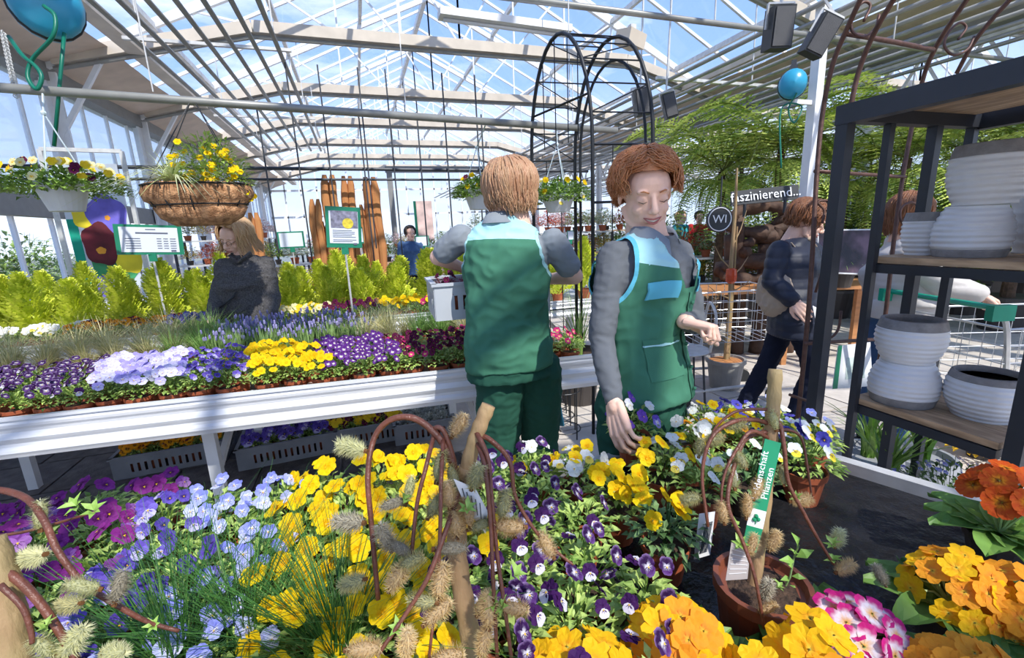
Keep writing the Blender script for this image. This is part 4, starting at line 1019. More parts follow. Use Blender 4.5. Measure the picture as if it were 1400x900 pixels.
PK = {
 'yellow': [dict(top=(.93, .62, .005), side=(.95, .66, .005), low=(.97, .70, .005), face=(.90, .48, .0))],
 'lilac': [dict(top=(.42, .36, .78), side=(.55, .50, .88), low=(.66, .62, .93), face=(.85, .82, .95), vein=(.12, .04, .35)), dict(top=(.70, .66, .92), side=(.82, .80, .95), low=(.85, .82, .96), vein=(.2, .1, .4))],
 'lightblue': [dict(top=(.27, .30, .78), side=(.38, .42, .86), low=(.48, .52, .92), face=(.88, .88, .97), vein=(.07, .03, .3)), dict(top=(.50, .54, .90), side=(.62, .66, .95), low=(.70, .72, .96), face=(.9, .9, .97), vein=(.08, .03, .3))],
 'violet': [dict(top=(.10, .06, .38), side=(.14, .09, .48), low=(.17, .11, .55), face=(.04, .02, .14)), dict(top=(.16, .10, .50), side=(.22, .16, .60), low=(.62, .58, .85), vein=(.06, .02, .2))],
 'magenta': [dict(top=(.22, .02, .20), side=(.28, .03, .25), low=(.30, .04, .28), face=(.12, .01, .10)), dict(top=(.26, .07, .35), side=(.40, .16, .50), low=(.48, .24, .55), vein=(.1, .02, .12))],
 'darkwhite': [dict(top=(.030, .006, .060), side=(.045, .01, .09), low=(.10, .03, .18), face=(.80, .76, .90), vein=(.03, 0, .06), edge=(.35, .22, .50)), dict(top=(.05, .01, .09), side=(.06, .012, .10), low=(.80, .76, .88), vein=(.05, .01, .1))],
 'whiteface': [dict(top=(.11, .02, .22), side=(.14, .03, .26), low=(.16, .04, .30), face=(.92, .90, .85))],
 'white': [dict(top=(.88, .88, .82), side=(.9, .9, .85), low=(.9, .9, .84), eye=(.95, .6, .02)), dict(top=(.85, .86, .84), side=(.88, .88, .84), low=(.92, .75, .12), vein=(.2, .05, .1))],
 'bluewhite': [dict(top=(.80, .84, .85), side=(.84, .86, .86), low=(.92, .76, .06), vein=(.05, .02, .1)), dict(top=(.08, .07, .42), side=(.11, .10, .52), low=(.14, .12, .6), face=(.02, .01, .1))],
 'orange': [dict(top=(.90, .33, .01), side=(.92, .38, .01), low=(.94, .42, .01), face=(.15, .02, .01)), dict(top=(.12, .01, .03), side=(.80, .30, .01), low=(.88, .40, .01), face=(.1, .01, .01))],
 'darkred': [dict(top=(.10, .006, .04), side=(.13, .01, .06), low=(.16, .012, .07), face=(.03, 0, .02))],
 'pink': [dict(top=(.55, .02, .16), side=(.62, .03, .20), low=(.66, .04, .22), face=(.9, .75, .3))],
 'cream': [dict(top=(.88, .82, .45), side=(.9, .84, .5), low=(.92, .84, .42), face=(.9, .6, .1)), dict(top=(.93, .65, .03), side=(.93, .68, .03), low=(.94, .7, .03))],
 'mixyellow': [dict(top=(.93, .62, .01), side=(.95, .66, .01), low=(.97, .70, .01), face=(.85, .4, .0)), dict(top=(.88, .88, .82), side=(.9, .9, .85), low=(.9, .9, .84))],
 'mixviolet': [dict(top=(.16, .09, .50), side=(.30, .22, .68), low=(.42, .36, .78), face=(.85, .8, .9)), dict(top=(.8, .8, .85), side=(.85, .85, .88), low=(.9, .88, .8)), dict(top=(.12, .05, .38), side=(.16, .07, .44), low=(.20, .09, .5))],
}
PM = {k: [pansy_mesh(seed=3 * i + 11, **d) for i, d in enumerate(v)] for k, v in PK.items()}
def leaf(b, base, dirv, up, L, W, col, droop=.2):
    d = Vector(dirv).normalized(); u = Vector(up); r = d.cross(u)
    if r.length < 1e-3: r = Vector((1, 0, 0))
    r.normalize(); u = r.cross(d)
    p0 = Vector(base); pm = p0 + d * (L * .5) + u * (L * .06); p1 = p0 + d * L - u * (L * droop)
    vs = [p0, pm + r * W * .5 + u * W * .15, pm, pm - r * W * .5 + u * W * .15, p1]
    b.add(vs, [(0, 1, 2), (0, 2, 3), (1, 4, 2), (2, 4, 3)], [col] * 5)
def foliage_mesh(n, R, H, z0, L, W, g0, g1, seed, name='foliage'):
    R_ = random.Random(seed); b = MB(); b.cc = g0
    for i in range(n):
        a = R_.uniform(0, 2 * pi); t = R_.random() ** .55; h = R_.uniform(.15, 1)
        p = Vector((cos(a) * R * t, sin(a) * R * t, z0 + H * h * sqrt(max(0.02, 1 - t * t * .85))))
        d = Vector((cos(a) * (t + .25) + R_.uniform(-.5, .5), sin(a) * (t + .25) + R_.uniform(-.5, .5), R_.uniform(-.1, .75)))
        leaf(b, p, d, (0, 0, 1), L * R_.uniform(.7, 1.25), W * R_.uniform(.7, 1.25), lerp(g0, g1, R_.random()))
    for i in range(14):
        a = R_.uniform(0, 2 * pi); t = R_.uniform(.2, .8)
        b.tube([(0, 0, z0 - .01), (cos(a) * R * t * .5, sin(a) * R * t * .5, z0 + H * .5), (cos(a) * R * t, sin(a) * R * t, z0 + H)], .0012, 3, False)
    return b.mesh(name, m_leaf)
G0, G1 = (.17, .29, .05), (.58, .74, .20)
FOL = [foliage_mesh(150, .068, .075, .085, .026, .013, G0, G1, s) for s in range(4)]
FOLD = [foliage_mesh(150, .072, .08, .085, .028, .014, (.08, .18, .05), (.30, .46, .18), s + 20) for s in range(3)]
def pot_mesh(r, h, m, name='pot', square=False, n=14):
    b = MB(); b.lathe([(r * .72, 0), (r * .93, h * .80), (r * .95, h * .80), (r * .96, h * .82), (r * 1.03, h * .83), (r * 1.04, h), (r * .97, h), (r * .94, h * .88)], n)
    b.mi = 1; b.lathe([(r * .94, h * .88), (.0, h * .90)], n)
    return b.mesh(name, [m, m_soil], False)
POT = pot_mesh(.05, .085, m_terra); POTB = pot_mesh(.052, .09, m_darkpot)
def face_rot(n, spin=0.):
    "rotation turning +Z to n, keeping the flower's +Y up"
    n = Vector(n).normalized(); up = Vector((0, 0, 1)); y = up - n * up.dot(n)
    if y.length < .15: y = Vector((0, 1, 0)) - n * n.y
    y.normalize(); x = y.cross(n); M = Matrix((x, y, n)).transposed()
    return (M @ Matrix.Rotation(spin, 3, 'Z')).to_euler()
LIGHTDIR = Vector((.15, -.75, .65)).normalized()
def make_plant(name, label, cat, kinds, nf, fsize, loc=(0, 0, 0), pot=POT, fol=None, R=.07, z0=.105, H=.07, seed=0, group=None, dirn=LIGHTDIR, fname='flower', partname='foliage'):
    R_ = random.Random(seed); r = thing(name, label, cat, loc, 0, group)
    if pot: link('pot', pot, r, loc=(0, 0, 0))
    fol = fol or FOL[seed % 4]
    link(partname, fol, r, loc=(0, 0, 0), rot=(0, 0, R_.uniform(0, 6)))
    pts = []
    for i in range(nf):
        for tr in range(14):
            a = R_.uniform(0, 2 * pi); t = sqrt(R_.random()); p = Vector((cos(a) * R * t, sin(a) * R * t, 0))
            if all((p - q).length > fsize * 1.05 for q in pts): break
        pts.append(p)
        z = z0 + H * sqrt(max(0, 1 - t * t * .8)) + R_.uniform(0, .022)
        n = Vector((p.x / R * .7, p.y / R * .7, .35)) + dirn * 1.1 + Vector((R_.uniform(-.8, .8), R_.uniform(-.6, .7), R_.uniform(-.4, .5)))
        ms = kinds[R_.randrange(len(kinds))]
        link(fname, ms, r, loc=(p.x, p.y, z), rot=face_rot(n, R_.uniform(-.35, .35)), scale=fsize * R_.uniform(.42, .60))
    return r
def scatter(proto_args, n_protos, spots, labels=None):
    "first plants are built, the rest copied"
    protos = []
    out = []
    for i, (x, y, z) in enumerate(spots):
        if i < n_protos:
            p = make_plant(loc=(x, y, z), seed=i * 7 + len(spots), **proto_args); protos.append(p); out.append(p)
        else:
            p = copy_tree(protos[i % n_protos], (x, y, z), rnd(-.6, .6)); out.append(p)
    return out
def grass_mesh(n, L, spread, col0, col1, w, seed, droop=.5, name='blades', nseg=5):
    R_ = random.Random(seed); b = MB()
    for i in range(n):
        a = R_.uniform(0, 2 * pi); l = L * R_.uniform(.6, 1.1); s = spread * R_.uniform(.15, 1); dx, dy = cos(a), sin(a)
        bx, by = R_.uniform(-.02, .02), R_.uniform(-.02, .02); vs = []
        for k in range(nseg + 1):
            t = k / nseg; r = s * l * t ** 1.5 * 1.2; z = l * (t - droop * s * t * t * 1.0)
            ww = w * (1 - t * .92); vs += [(bx + dx * r - dy * ww, by + dy * r + dx * ww, z), (bx + dx * r + dy * ww, by + dy * r - dx * ww, z)]
        c = lerp(col0, col1, R_.random()); b.add(vs, [(2 * k, 2 * k + 1, 2 * k + 3, 2 * k + 2) for k in range(nseg)], [c] * len(vs))
    return b.mesh(name, m_leaf)
def cypress_mesh(seed, h=.46, R=.20):
    R_ = random.Random(seed); b = MB()
    for i in range(760):
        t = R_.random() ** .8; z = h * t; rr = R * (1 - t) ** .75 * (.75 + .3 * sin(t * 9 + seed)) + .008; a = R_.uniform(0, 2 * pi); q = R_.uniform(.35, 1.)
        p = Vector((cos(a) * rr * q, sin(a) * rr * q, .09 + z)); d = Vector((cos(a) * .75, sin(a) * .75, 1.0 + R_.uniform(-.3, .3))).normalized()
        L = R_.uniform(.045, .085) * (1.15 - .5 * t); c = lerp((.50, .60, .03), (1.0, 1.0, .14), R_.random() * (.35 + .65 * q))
        s = Vector((-sin(a + .6), cos(a + .6), R_.uniform(-.3, .3))).normalized()
        # feathery spray: central blade with side tips
        vs = [p, p + d * L * .45 + s * L * .28, p + d * L * .55, p + d * L * .45 - s * L * .28, p + d * L, p + d * L * .3, p + d * L * .85 + s * L * .2, p + d * L * .85 - s * L * .2]
        b.add(vs, [(0, 1, 2), (0, 2, 3), (2, 6, 4), (2, 4, 7)], [c] * 8)
    return b.mesh('foliage', m_leaf)
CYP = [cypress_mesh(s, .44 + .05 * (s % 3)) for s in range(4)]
CPOT = pot_mesh(.075, .11, m_terra)
GRASS_TAN = [grass_mesh(150, .26, 1.0, (.45, .45, .16), (.90, .80, .46), .0022, s) for s in range(3)]
GRASS_GRN = [grass_mesh(140, .24, .8, (.10, .26, .04), (.40, .60, .16), .0022, s + 5) for s in range(3)]
# lavender-like tufts: green blades with small flower spikes
def lav_mesh(seed, col=(.30, .26, .55)):
    R_ = random.Random(seed); b = MB(); b.cc = (.14, .25, .10)
    for i in range(90):
        a = R_.uniform(0, 6.28); s = R_.uniform(0, .05); l = R_.uniform(.08, .15); p = Vector((cos(a) * s, sin(a) * s, .09)); q = p + Vector((cos(a) * s * 1.0, sin(a) * s, l))
        leaf(b, p, q - p, (cos(a), sin(a), .1), l, .006, lerp((.14, .26, .07), (.38, .54, .20), R_.random()), 0)
        if i % 5 == 0: b.cc = lerp(col, (.5, .5, .7), R_.random() * .5); b.ball(q, .006, 5, 3, (1, 1, 2.4))
    return b.mesh('foliage', m_leaf)
LAV = [lav_mesh(s) for s in range(2)]
# ================================================================ TABLES
m_film = mat('black_wet_film', (.014, .014, .016), .25, vary=.6, scale=9, bump=1.0, bscale=26, spec=.35)
m_skirt = mat('white_corrugated_metal', (.80, .81, .83), .35, .1, vary=.04)
TZ = .70
def table_top(pts, z, th, name, parent, m):
    b = MB(); n = len(pts); vs = [(x, y, z) for x, y in pts] + [(x, y, z - th) for x, y in pts]
    b.add(vs, [tuple(range(n)), tuple(range(2 * n - 1, n - 1, -1))] + [(i, i + n, (i + 1) % n + n, (i + 1) % n) for i in range(n)])
    return b.build(name, m, parent)
near = thing('display_table', 'low nursery bench under wet black film in the foreground, full of potted pansies and primulas', 'table', (0, .7, 0))
PTS = [(-1.7, .12), (1.60, .12), (1.20, 1.13), (.35, 1.15), (-1.7, 1.50)]
table_top(PTS, TZ, .03, 'tabletop', near, m_film)
b = MB()
b.beam((1.605, .12, TZ), (1.2, 1.13, TZ), .035, .07); b.beam((1.2, 1.13, TZ), (.35, 1.15, TZ), .03, .07); b.beam((.35, 1.15, TZ), (-1.7, 1.50, TZ), .03, .07)
b.build('rim', m_steel, near)
for x, y in ((-1.5, .3), (1.3, .3), (1.1, 1.0), (-1.5, 1.0)):
    MB().box((x, y, .34), (.05, .05, .68)).build('leg', m_steel, near)
def long_table(name, label, x0, x1, y0, w, z, slope, skirt, depthlab):
    t = thing(name, label, 'table', (x0, y0, 0))
    def Y(x): return y0 + (x - x0) * slope
    table_top([(x0, Y(x0)), (x1, Y(x1)), (x1, Y(x1) + w), (x0, Y(x0) + w)], z, .03, 'tabletop', t, m_steel)
    # corrugated skirt sheet
    b = MB(); n = 14; vs = []
    for k in range(n + 1):
        zz = z + .07 - skirt * k / n; off = -.012 + .006 * cos(k * pi * 2 / 4.67)
        vs += [(x0, Y(x0) + off, zz), (x1, Y(x1) + off, zz)]
    b.add(vs, [(2 * k, 2 * k + 1, 2 * k + 3, 2 * k + 2) for k in range(n)]); b.beam((x0, Y(x0) - .01, z + .07), (x1, Y(x1) - .01, z + .07), .022, .012)
    b.build('skirt', m_skirt, t, smooth=False)
    x = -.77 - 1.3 * int((-.77 - x0) / 1.3)
    while x < x1:
        MB().box((x, Y(x) + .22, z / 2 - .05), (.05, .05, z - .1)).build('leg', m_white, t)
        MB().box((x, Y(x) + w - .1, z / 2 - .05), (.05, .05, z - .1)).build('leg', m_white, t)
        MB().beam((x, Y(x) + .22, .35), (x, Y(x) + w - .1, z - .08), .03).build('brace', m_white, t)
        x += 1.3
    MB().beam((x0, Y(x0) + .1, .18), (x1, Y(x1) + .1, .18), .03).build('rail', m_white, t)
    return t, Y
TM = .745
midt, MY = long_table('display_table', 'long white bench with corrugated metal skirt behind the two employees', -3.2, 1.10, 2.37, 1.20, TM, -.10, .165, '')
thirdt, TY = long_table('display_table', 'rear white bench carrying the yellow cypresses', -4.0, 2.3, 3.98, 1.5, TM, -.07, .15, '')
# ---------------------------------------------------------------- pansies on the long white bench
SEGS = [(-2.15, -1.12, 'darkwhite', 'dark purple and white pansy, '),
        (-1.12, -.77, 'lilac', 'pale lilac pansy, '),
        (-.77, -.51, 'violet', 'deep violet pansy, '),
        (-.51, -.20, 'yellow', 'yellow pansy, '),
        (-.20, .14, 'whiteface', 'purple pansy with white faces, '),
        (.14, .58, 'darkred', 'dark burgundy pansy, '),
        (.58, 1.08, 'pink', 'magenta pink pansy, ')]
for x0, x1, k, lab in SEGS:
    kd = PM[k] if k != 'darkred' else PM['darkred'] * 4 + PM['pink']
    for r in range(4):
        spots = []; x = x0 + .05 + (r % 2) * .03 - r * .035
        while x < x1 - r * .035:
            spots.append((x + rnd(-.01, .01), MY(x) + .075 + r * .125 + rnd(-.01, .01), TM)); x += .118
        lb = lab + ['front row', 'second row', 'third row', 'rear row'][r] + ' of the long white bench'
        scatter(dict(name='potted_pansy', label=lb, cat='flower', kinds=kd, nf={'darkwhite': 12, 'lilac': 13, 'yellow': 14, 'whiteface': 14, 'violet': 11, 'darkred': 7, 'pink': 7}[k], fsize={'lilac': .048, 'yellow': .043, 'violet': .034}.get(k, .035), R=.070, group=lb.replace('pansy', 'pansies')), 2, spots)
def tufts(name, label, cat, meshes, pot, spots, potz=True, part='blades', sc=(.85, 1.15)):
    r0 = []
    for i, (x, y, z) in enumerate(spots):
        if i < len(meshes):
            r = thing(name, label, cat, (x, y, z), 0, label + 's')
            link('pot', pot, r, loc=(0, 0, 0)); link(part, meshes[i], r, loc=(0, 0, .07 if part == 'blades' else 0)); r0.append(r)
        else: copy_tree(r0[i % len(r0)], (x, y, z), rnd(0, 6), scale=rnd(*sc))
def row(x0, x1, Yf, offs, step, z):
    o = []
    for r, off in enumerate(offs):
        x = x0 + (r % 2) * step / 2
        while x < x1: o.append((x + rnd(-.015, .015), Yf(x) + off + rnd(-.015, .015), z)); x += step
    return o
tufts('potted_grass', 'tan feathery grass tuft behind the lilac pansies', 'plant', GRASS_TAN, POT, row(-2.5, -1.0, MY, (.70, .84, .98), .15, TM))
tufts('potted_grass', 'bright green grass tuft behind the violet pansies', 'plant', GRASS_GRN, POT, row(-1.0, -.78, MY, (.66, .80, .95, 1.1), .13, TM))
tufts('potted_lavender', 'grey green lavender with mauve flower tips behind the yellow pansies', 'plant', LAV, POT, row(-.80, -.05, MY, (.66, .79, .92, 1.05), .12, TM), part='foliage')
tufts('potted_grass', 'loose yellow green sedge tuft behind the dark burgundy pansies', 'plant', GRASS_TAN[1:] + GRASS_GRN[1:], POT, row(.0, 1.0, MY, (.68, .82, .96), .14, TM))
for p in row(-.75, -.2, MY, (1.16,), .12, TM)[:5]: pass
spots = row(-.95, -.35, MY, (1.02, 1.15), .12, TM)
scatter(dict(name='potted_pansy', label='white violet pansy in the rear row of the long white bench near the shopper', cat='flower', kinds=PM['lilac'], nf=6, fsize=.036, R=.06, group='rear row white violet pansies'), 2, spots)
# ---------------------------------------------------------------- rear bench: pansies in front, cypresses behind
for x0, x1, k, lab in [(-2.55, -1.95, 'white', 'white pansy in pot on the rear bench below the banner'), (-1.95, -1.35, 'orange', 'orange maroon pansy in pot on the rear bench below the price sign'),
                       (-1.35, -.9, 'violet', 'blue violet pansy in pot on the rear bench beside the shopper'), (-.72, -.28, 'cream', 'cream pansy in pot on the rear bench right of the shopper'),
                       (-.28, .12, 'darkred', 'dark maroon pansy in pot on the rear bench beside the picture sign'), (.12, .5, 'yellow', 'small yellow pansy in pot on the rear bench beside the held crate'), (.5, 1.4, 'pink', 'pink pansy in pot on the rear bench behind the held crate')]:
    scatter(dict(name='potted_pansy', label=lab, cat='flower', kinds=PM[k], nf=8, fsize=.05, R=.062, group=lab.replace('pansy in', 'pansies in').replace(' pot ', ' pots ')), 2, row(x0, x1, TY, (.08, .20), .125, TM))
i = 0
cy = []
for r, off in enumerate((.42, .70, 1.0)):
    x = -3.3 + .1 * r
    while x < 2.1: cy.append((x + rnd(-.02, .02), TY(x) + off + rnd(-.02, .02), TM)); x += .27 if r else .30
c0 = []
for i, p in enumerate(cy):
    if i < 4:
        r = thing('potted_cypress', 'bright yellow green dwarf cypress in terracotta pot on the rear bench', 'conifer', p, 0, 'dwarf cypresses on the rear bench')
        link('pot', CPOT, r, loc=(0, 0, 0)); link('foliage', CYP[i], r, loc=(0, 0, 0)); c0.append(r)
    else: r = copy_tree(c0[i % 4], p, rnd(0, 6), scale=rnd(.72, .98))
    fb = p[1] - TY(p[0]); a_ = 'front' if fb < .56 else 'middle' if fb < .86 else 'back'; c_ = 'left of the banner' if p[0] < -2.2 else 'beside the banner' if p[0] < -1.5 else 'around the price sign' if p[0] < -.9 else 'behind the blonde shopper' if p[0] < -.5 else 'near the picture sign' if p[0] < .3 else 'before the bark posts' if p[0] < .9 else 'at the right end'
    r['label'] = 'bright yellow green dwarf cypress in the ' + a_ + ' row ' + c_; r['group'] = 'dwarf cypresses ' + a_ + ' row ' + c_
# ---------------------------------------------------------------- near bench pansies
SEEDS = [((-20, 700), 'magenta'), ((60, 800), 'magenta'), ((150, 690), 'magenta'), ((130, 740), 'magenta'), ((215, 740), 'violet'), ((270, 670), 'violet'), ((200, 820), 'violet'), ((120, 880), 'violet'),
         ((340, 665), 'lightblue'), ((345, 720), 'lightblue'), ((290, 800), 'lightblue'), ((300, 880), 'lightblue'), ((250, 720), 'lightblue'), ((440, 650), 'yellow'), ((450, 700), 'yellow'), ((410, 765), 'yellow'), ((560, 650), 'yellow'), ((540, 720), 'yellow'),
         ((430, 840), 'yellow'), ((540, 830), 'yellow'), ((620, 700), 'yellow'), ((600, 890), 'yellow'), ((690, 640), 'darkwhite'), ((690, 700), 'darkwhite'), ((780, 700), 'darkwhite'), ((690, 800), 'darkwhite'), ((820, 780), 'darkwhite'), ((700, 880), 'darkwhite')]
SW = [(atZ(p[0], p[1], .86), k) for p, k in SEEDS]
NL = {'magenta': 'plum magenta pansy in pot, %s rows at the left end of the foreground bench', 'violet': 'violet and white pansy in pot, %s rows of the foreground bench', 'lightblue': 'pale blue viola in pot, %s rows of the foreground bench',
      'yellow': 'golden yellow pansy in pot, %s rows of the foreground yellow block', 'darkwhite': 'nearly black purple viola edged white, %s rows of the foreground bench'}
zones = {}
for j in range(11):
    for i in range(17):
        x = -1.5 + i * .118 + (.059 if j % 2 else 0) + rnd(-.012, .012); y = .30 + j * .118 + rnd(-.012, .012)
        if x > .40 or x < -1.08 or y > 1.10 + .17 * max(0, .35 - x) or (x > .22 and y > 1.02) or y > 1.9: continue
        if y > 1.02 and x > -.05 and x < .12: pass
        k = min(SW, key=lambda s: (s[0].x - x) ** 2 + (s[0].y - y) ** 2)[1]
        zones.setdefault(k, []).append((x, y, TZ))
NF = {'magenta': 6, 'violet': 7, 'lightblue': 9, 'yellow': 8, 'darkwhite': 6}
FS = {'magenta': .044, 'violet': .038, 'lightblue': .036, 'yellow': .047, 'darkwhite': .036}
for k, spots in zones.items():
    spots.sort(key=lambda p: -p[1]); n3 = max(1, len(spots) // 3)
    for part_, sub in (('far', spots[:n3]), ('middle', spots[n3:2 * n3]), ('nearest', spots[2 * n3:])):
        if not sub: continue
        lb = NL[k] % part_
        scatter(dict(name='potted_pansy', label=lb, cat='flower', kinds=PM[k], nf=NF[k], fsize=FS[k], R=.068, H=.07, fol=None, group=lb.replace('pansy in pot', 'pansies in pots').replace('viola in pot', 'violas in pots')), 3, sub)
# ================================================================ SINGLE POTS ON THE FOREGROUND BENCH
def single(px, py, label, kinds, nf, fs, z=TZ, pot=POT, R=.07, fol=None, sc=1., seed=0, H=.07):
    p = atZ(px, py, z); p = (max(min(p.x, 1.2), -2), min(p.y, 1.07) if z == TZ else p.y, z)
    t = make_plant('potted_pansy', label, 'flower', kinds, nf, fs, p, pot, fol, R, .105, H, seed=seed + int(px)); t.scale = (sc,) * 3
    return t, p
Y_ = PM['yellow']; W_ = PM['white']; MX = PM['mixyellow']; BW = PM['bluewhite']; OR_ = PM['orange']; MV = PM['mixviolet']
t, p905 = single(908, 788, 'yellow pansy with a price tag, single pot in front of the centre cluster', Y_, 6, .046, fol=FOLD[0], sc=1.0)
b = MB(); q = Vector(p905) + V(.055, -.045, .115); t_ = prism([q + V(-.018, 0, -.05), q + V(.018, -.006, -.045), q + V(.03, 0, .05), q + V(-.005, .006, .05)], .0008, 'price_tag', m_label, t)
b = MB()
for k in range(9): b.box(q + V(-.004 + k * .0022, -.006, .0), (.0009 + .0006 * (k % 2), .0006, .07), (0, .15, 0))
b.build('barcode', m_ink, t_)
single(845, 735, 'pot with a dense head of yellow pansies in the centre cluster', Y_, 14, .044)
single(792, 700, 'pot of white and yellow pansies left in the centre cluster', MX + W_, 9, .042)
single(866, 632, 'violet and white pansy pot touched by the employee', MV, 14, .036, z=TZ + .045, sc=1.05)
single(730, 690, 'yellow and white pansy pot behind the dark violas', MX, 5, .036, sc=.95)
single(958, 715, 'white pansies in the sunlit orange pot right of the cluster', W_, 7, .040)
single(905, 690, 'yellow white pansy pot in the middle of the cluster', MX, 9, .042)
single(950, 655, 'yellow orange pansy pot behind the sunlit pot', MX + OR_[:1], 11, .042)
single(1010, 650, 'tall yellow pansies with orange ones under the willow twigs', Y_ + OR_[:1], 11, .040)
single(1000, 620, 'deep blue pansy at the rear bench corner', [PM['bluewhite'][1]], 8, .045)
single(940, 610, 'small yellow pansy close to the employee hip', MX, 8, .036)
single(1095, 683, 'white blue and yellow pansy pot at the far right corner of the bench', BW, 12, .042, sc=1.08)
single(1128, 640, 'blue white viola pot against the rim at the right corner', BW + PM['lightblue'], 8, .036)
single(1045, 625, 'pale blue white viola behind the cane', PM['lightblue'] + W_, 7, .036)
for px, py, lb in ((1020, 700, 'dark pot half hidden behind the green plant tag'), (1055, 665, 'dark pot beside the corner pansies')):
    single(px, py, lb, W_ + BW, 3, .034, pot=POTB, fol=FOLD[1])
# ---- primulas
def primula_mesh(c0, c1, ce, seed, lobes=6, white=None):
    b = MB()
    def cf(r, a, w):
        if r < .16: return ce
        if white and r < .50: return lerp(ce, white, min(1, (r - .16) / .16)) if r < .34 else white
        if r < .38: return lerp(c1, c0, (r - .16) / .22)
        if white: return lerp(white, c0, min(1, (r - .50) / .14))
        return lerp(c0, lerp(c0, c1, .35), ((w * 7 + seed) % 1) * .4)
    for k in range(lobes): petal_disc(b, 2 * pi * k / lobes, .52, .50, .38, .02 * (k % 2), cf, n=10, notch=.16, cup=.12, ruf=.05, seed=seed * 9 + k)
    b.cc = (.25, .20, .02); b.ball((0, 0, .05), .045, 6, 4)
    b.cc = (.45, .6, .25); b.tube([(0, 0, .0), (0, 0, -.6)], [.09, .05], 5)
    return b.mesh('primula_flower', m_petal)
def big_leaf_mesh(seed, n=11, L=.12, W=.062, c0=(.06, .16, .03), c1=(.22, .40, .08)):
    R_ = random.Random(seed); b = MB()
    for i in range(n):
        a = 2 * pi * i / n + R_.uniform(-.2, .2); e = R_.uniform(.15, .55); l = L * R_.uniform(.8, 1.15); d = Vector((cos(a), sin(a), e)); s = Vector((-sin(a), cos(a), 0)); c = lerp(c0, c1, R_.random()); vs = []; nu, nv = 8, 4
        for u in range(nu + 1):
            t = u / nu; hw = W * .5 * sin(pi * min(.97, t * .82 + .12)) ** .8
            for v in range(nv + 1):
                q = v / nv * 2 - 1; p = Vector((0, 0, .085)) + d * (l * t) + s * (hw * q) + Vector((0, 0, -.55 * l * t * t * e * 1.6 + .012 * abs(q) + R_.uniform(-.003, .003))); vs.append(p)
        b.add(vs, [(u * (nv + 1) + v, (u + 1) * (nv + 1) + v, (u + 1) * (nv + 1) + v + 1, u * (nv + 1) + v + 1) for u in range(nu) for v in range(nv)], [c] * len(vs))
    return b.mesh('leaf_rosette', m_leaf)
ROS = [big_leaf_mesh(s) for s in range(2)]
P_OR = [primula_mesh((.90, .36, .02), (.75, .20, .03), (.80, .55, .05), s) for s in range(3)]
P_YO = [primula_mesh((.95, .56, .01), (.90, .36, .02), (.85, .6, .05), s + 4) for s in range(3)]
P_PK = [primula_mesh((.62, .02, .22), (.62, .02, .22), (.92, .45, .02), s + 7, 5, white=(.92, .82, .86)) for s in range(2)]
P_RD = [primula_mesh((.55, .07, .01), (.92, .42, .02), (.1, .02, .01), s + 9, 9) for s in range(2)]
P_DB = [primula_mesh((.85, .36, .03), (.70, .24, .02), (.8, .45, .04), s + 12, 9) for s in range(2)]
def primula(px, py, z, label, kinds, nf, fs, R, dome, seed, aim=None, petiole=True):
    p = atZ(px, py, z); base = (p.x, p.y, TZ); R_ = random.Random(seed)
    t = thing('potted_primula', label, 'flower', base)
    link('pot', CPOT2, t, loc=(0, 0, 0)); link('leaf_rosette', ROS[seed % 2], t, loc=(0, 0, 0), rot=(0, 0, R_.uniform(0, 6)))
    pts = []
    top = z - TZ
    for i in range(nf):
        best = None
        for tr in range(24):
            u = Vector((R_.gauss(0, 1), R_.gauss(0, 1), abs(R_.gauss(0, .8)) + .1)).normalized(); m = min([(u - q).length for q in pts] or [9])
            if best is None or m > best[0]: best = (m, u)
        u = best[1]; pts.append(u); q = Vector((u.x * R, u.y * R, top - dome + u.z * dome)); n = u + Vector((-.15, -.35, .25)) + Vector((R_.uniform(-.2, .2), R_.uniform(-.2, .2), R_.uniform(-.1, .1)))
        link('flower', kinds[R_.randrange(len(kinds))], t, loc=q, rot=face_rot(n, R_.uniform(0, 6)), scale=fs * R_.uniform(.46, .56))
    b = MB()
    for u in pts: b.tube([(0, 0, .09), (u.x * R * .5, u.y * R * .5, (.09 + top - dome) / 2 + .02), (u.x * R * .92, u.y * R * .92, top - dome + u.z * dome * .9)], .0022, 4)
    b.cc = (.35, .5, .2); b.c = [b.cc] * len(b.v); link('flower_stalks', b.mesh('flower_stalks', m_leaf), t, loc=(0, 0, 0))
    return t
CPOT2 = pot_mesh(.055, .09, m_darkpot)
primula(930, 845, .885, 'big headed orange and yellow primula at the bottom centre', P_OR + P_YO, 22, .062, .068, .085, 1)
primula(795, 905, .875, 'yellow primula with orange tips at the bottom edge, left of the big headed one', P_YO + P_OR[:1], 22, .062, .078, .055, 2)
primula(1122, 862, .90, 'yellow primula overlapping the pink one at the bottom edge', P_YO + P_OR[:1], 9, .062, .045, .04, 3)
primula(1040, 905, .87, 'small yellow primula head in front of the cane pot', P_YO, 5, .05, .035, .03, 4)
primula(1180, 838, .86, 'pink primula with white and yellow centres', P_PK, 20, .062, .060, .070, 5)
primula(1318, 765, .885, 'orange primula with round flower head at the right side of the bench', P_OR + P_YO, 24, .052, .066, .085, 6)
primula(1405, 790, .88, 'orange primula cut by the right edge of the photo', P_OR + P_YO[:1], 20, .052, .062, .08, 7)
primula(1345, 905, .865, 'double amber primula in the bottom right corner', P_DB, 30, .046, .07, .06, 8)
primula(1385, 645, .93, 'dark red primula with yellow centres at the right edge beside the shelf post', P_RD, 12, .062, .055, .06, 9)
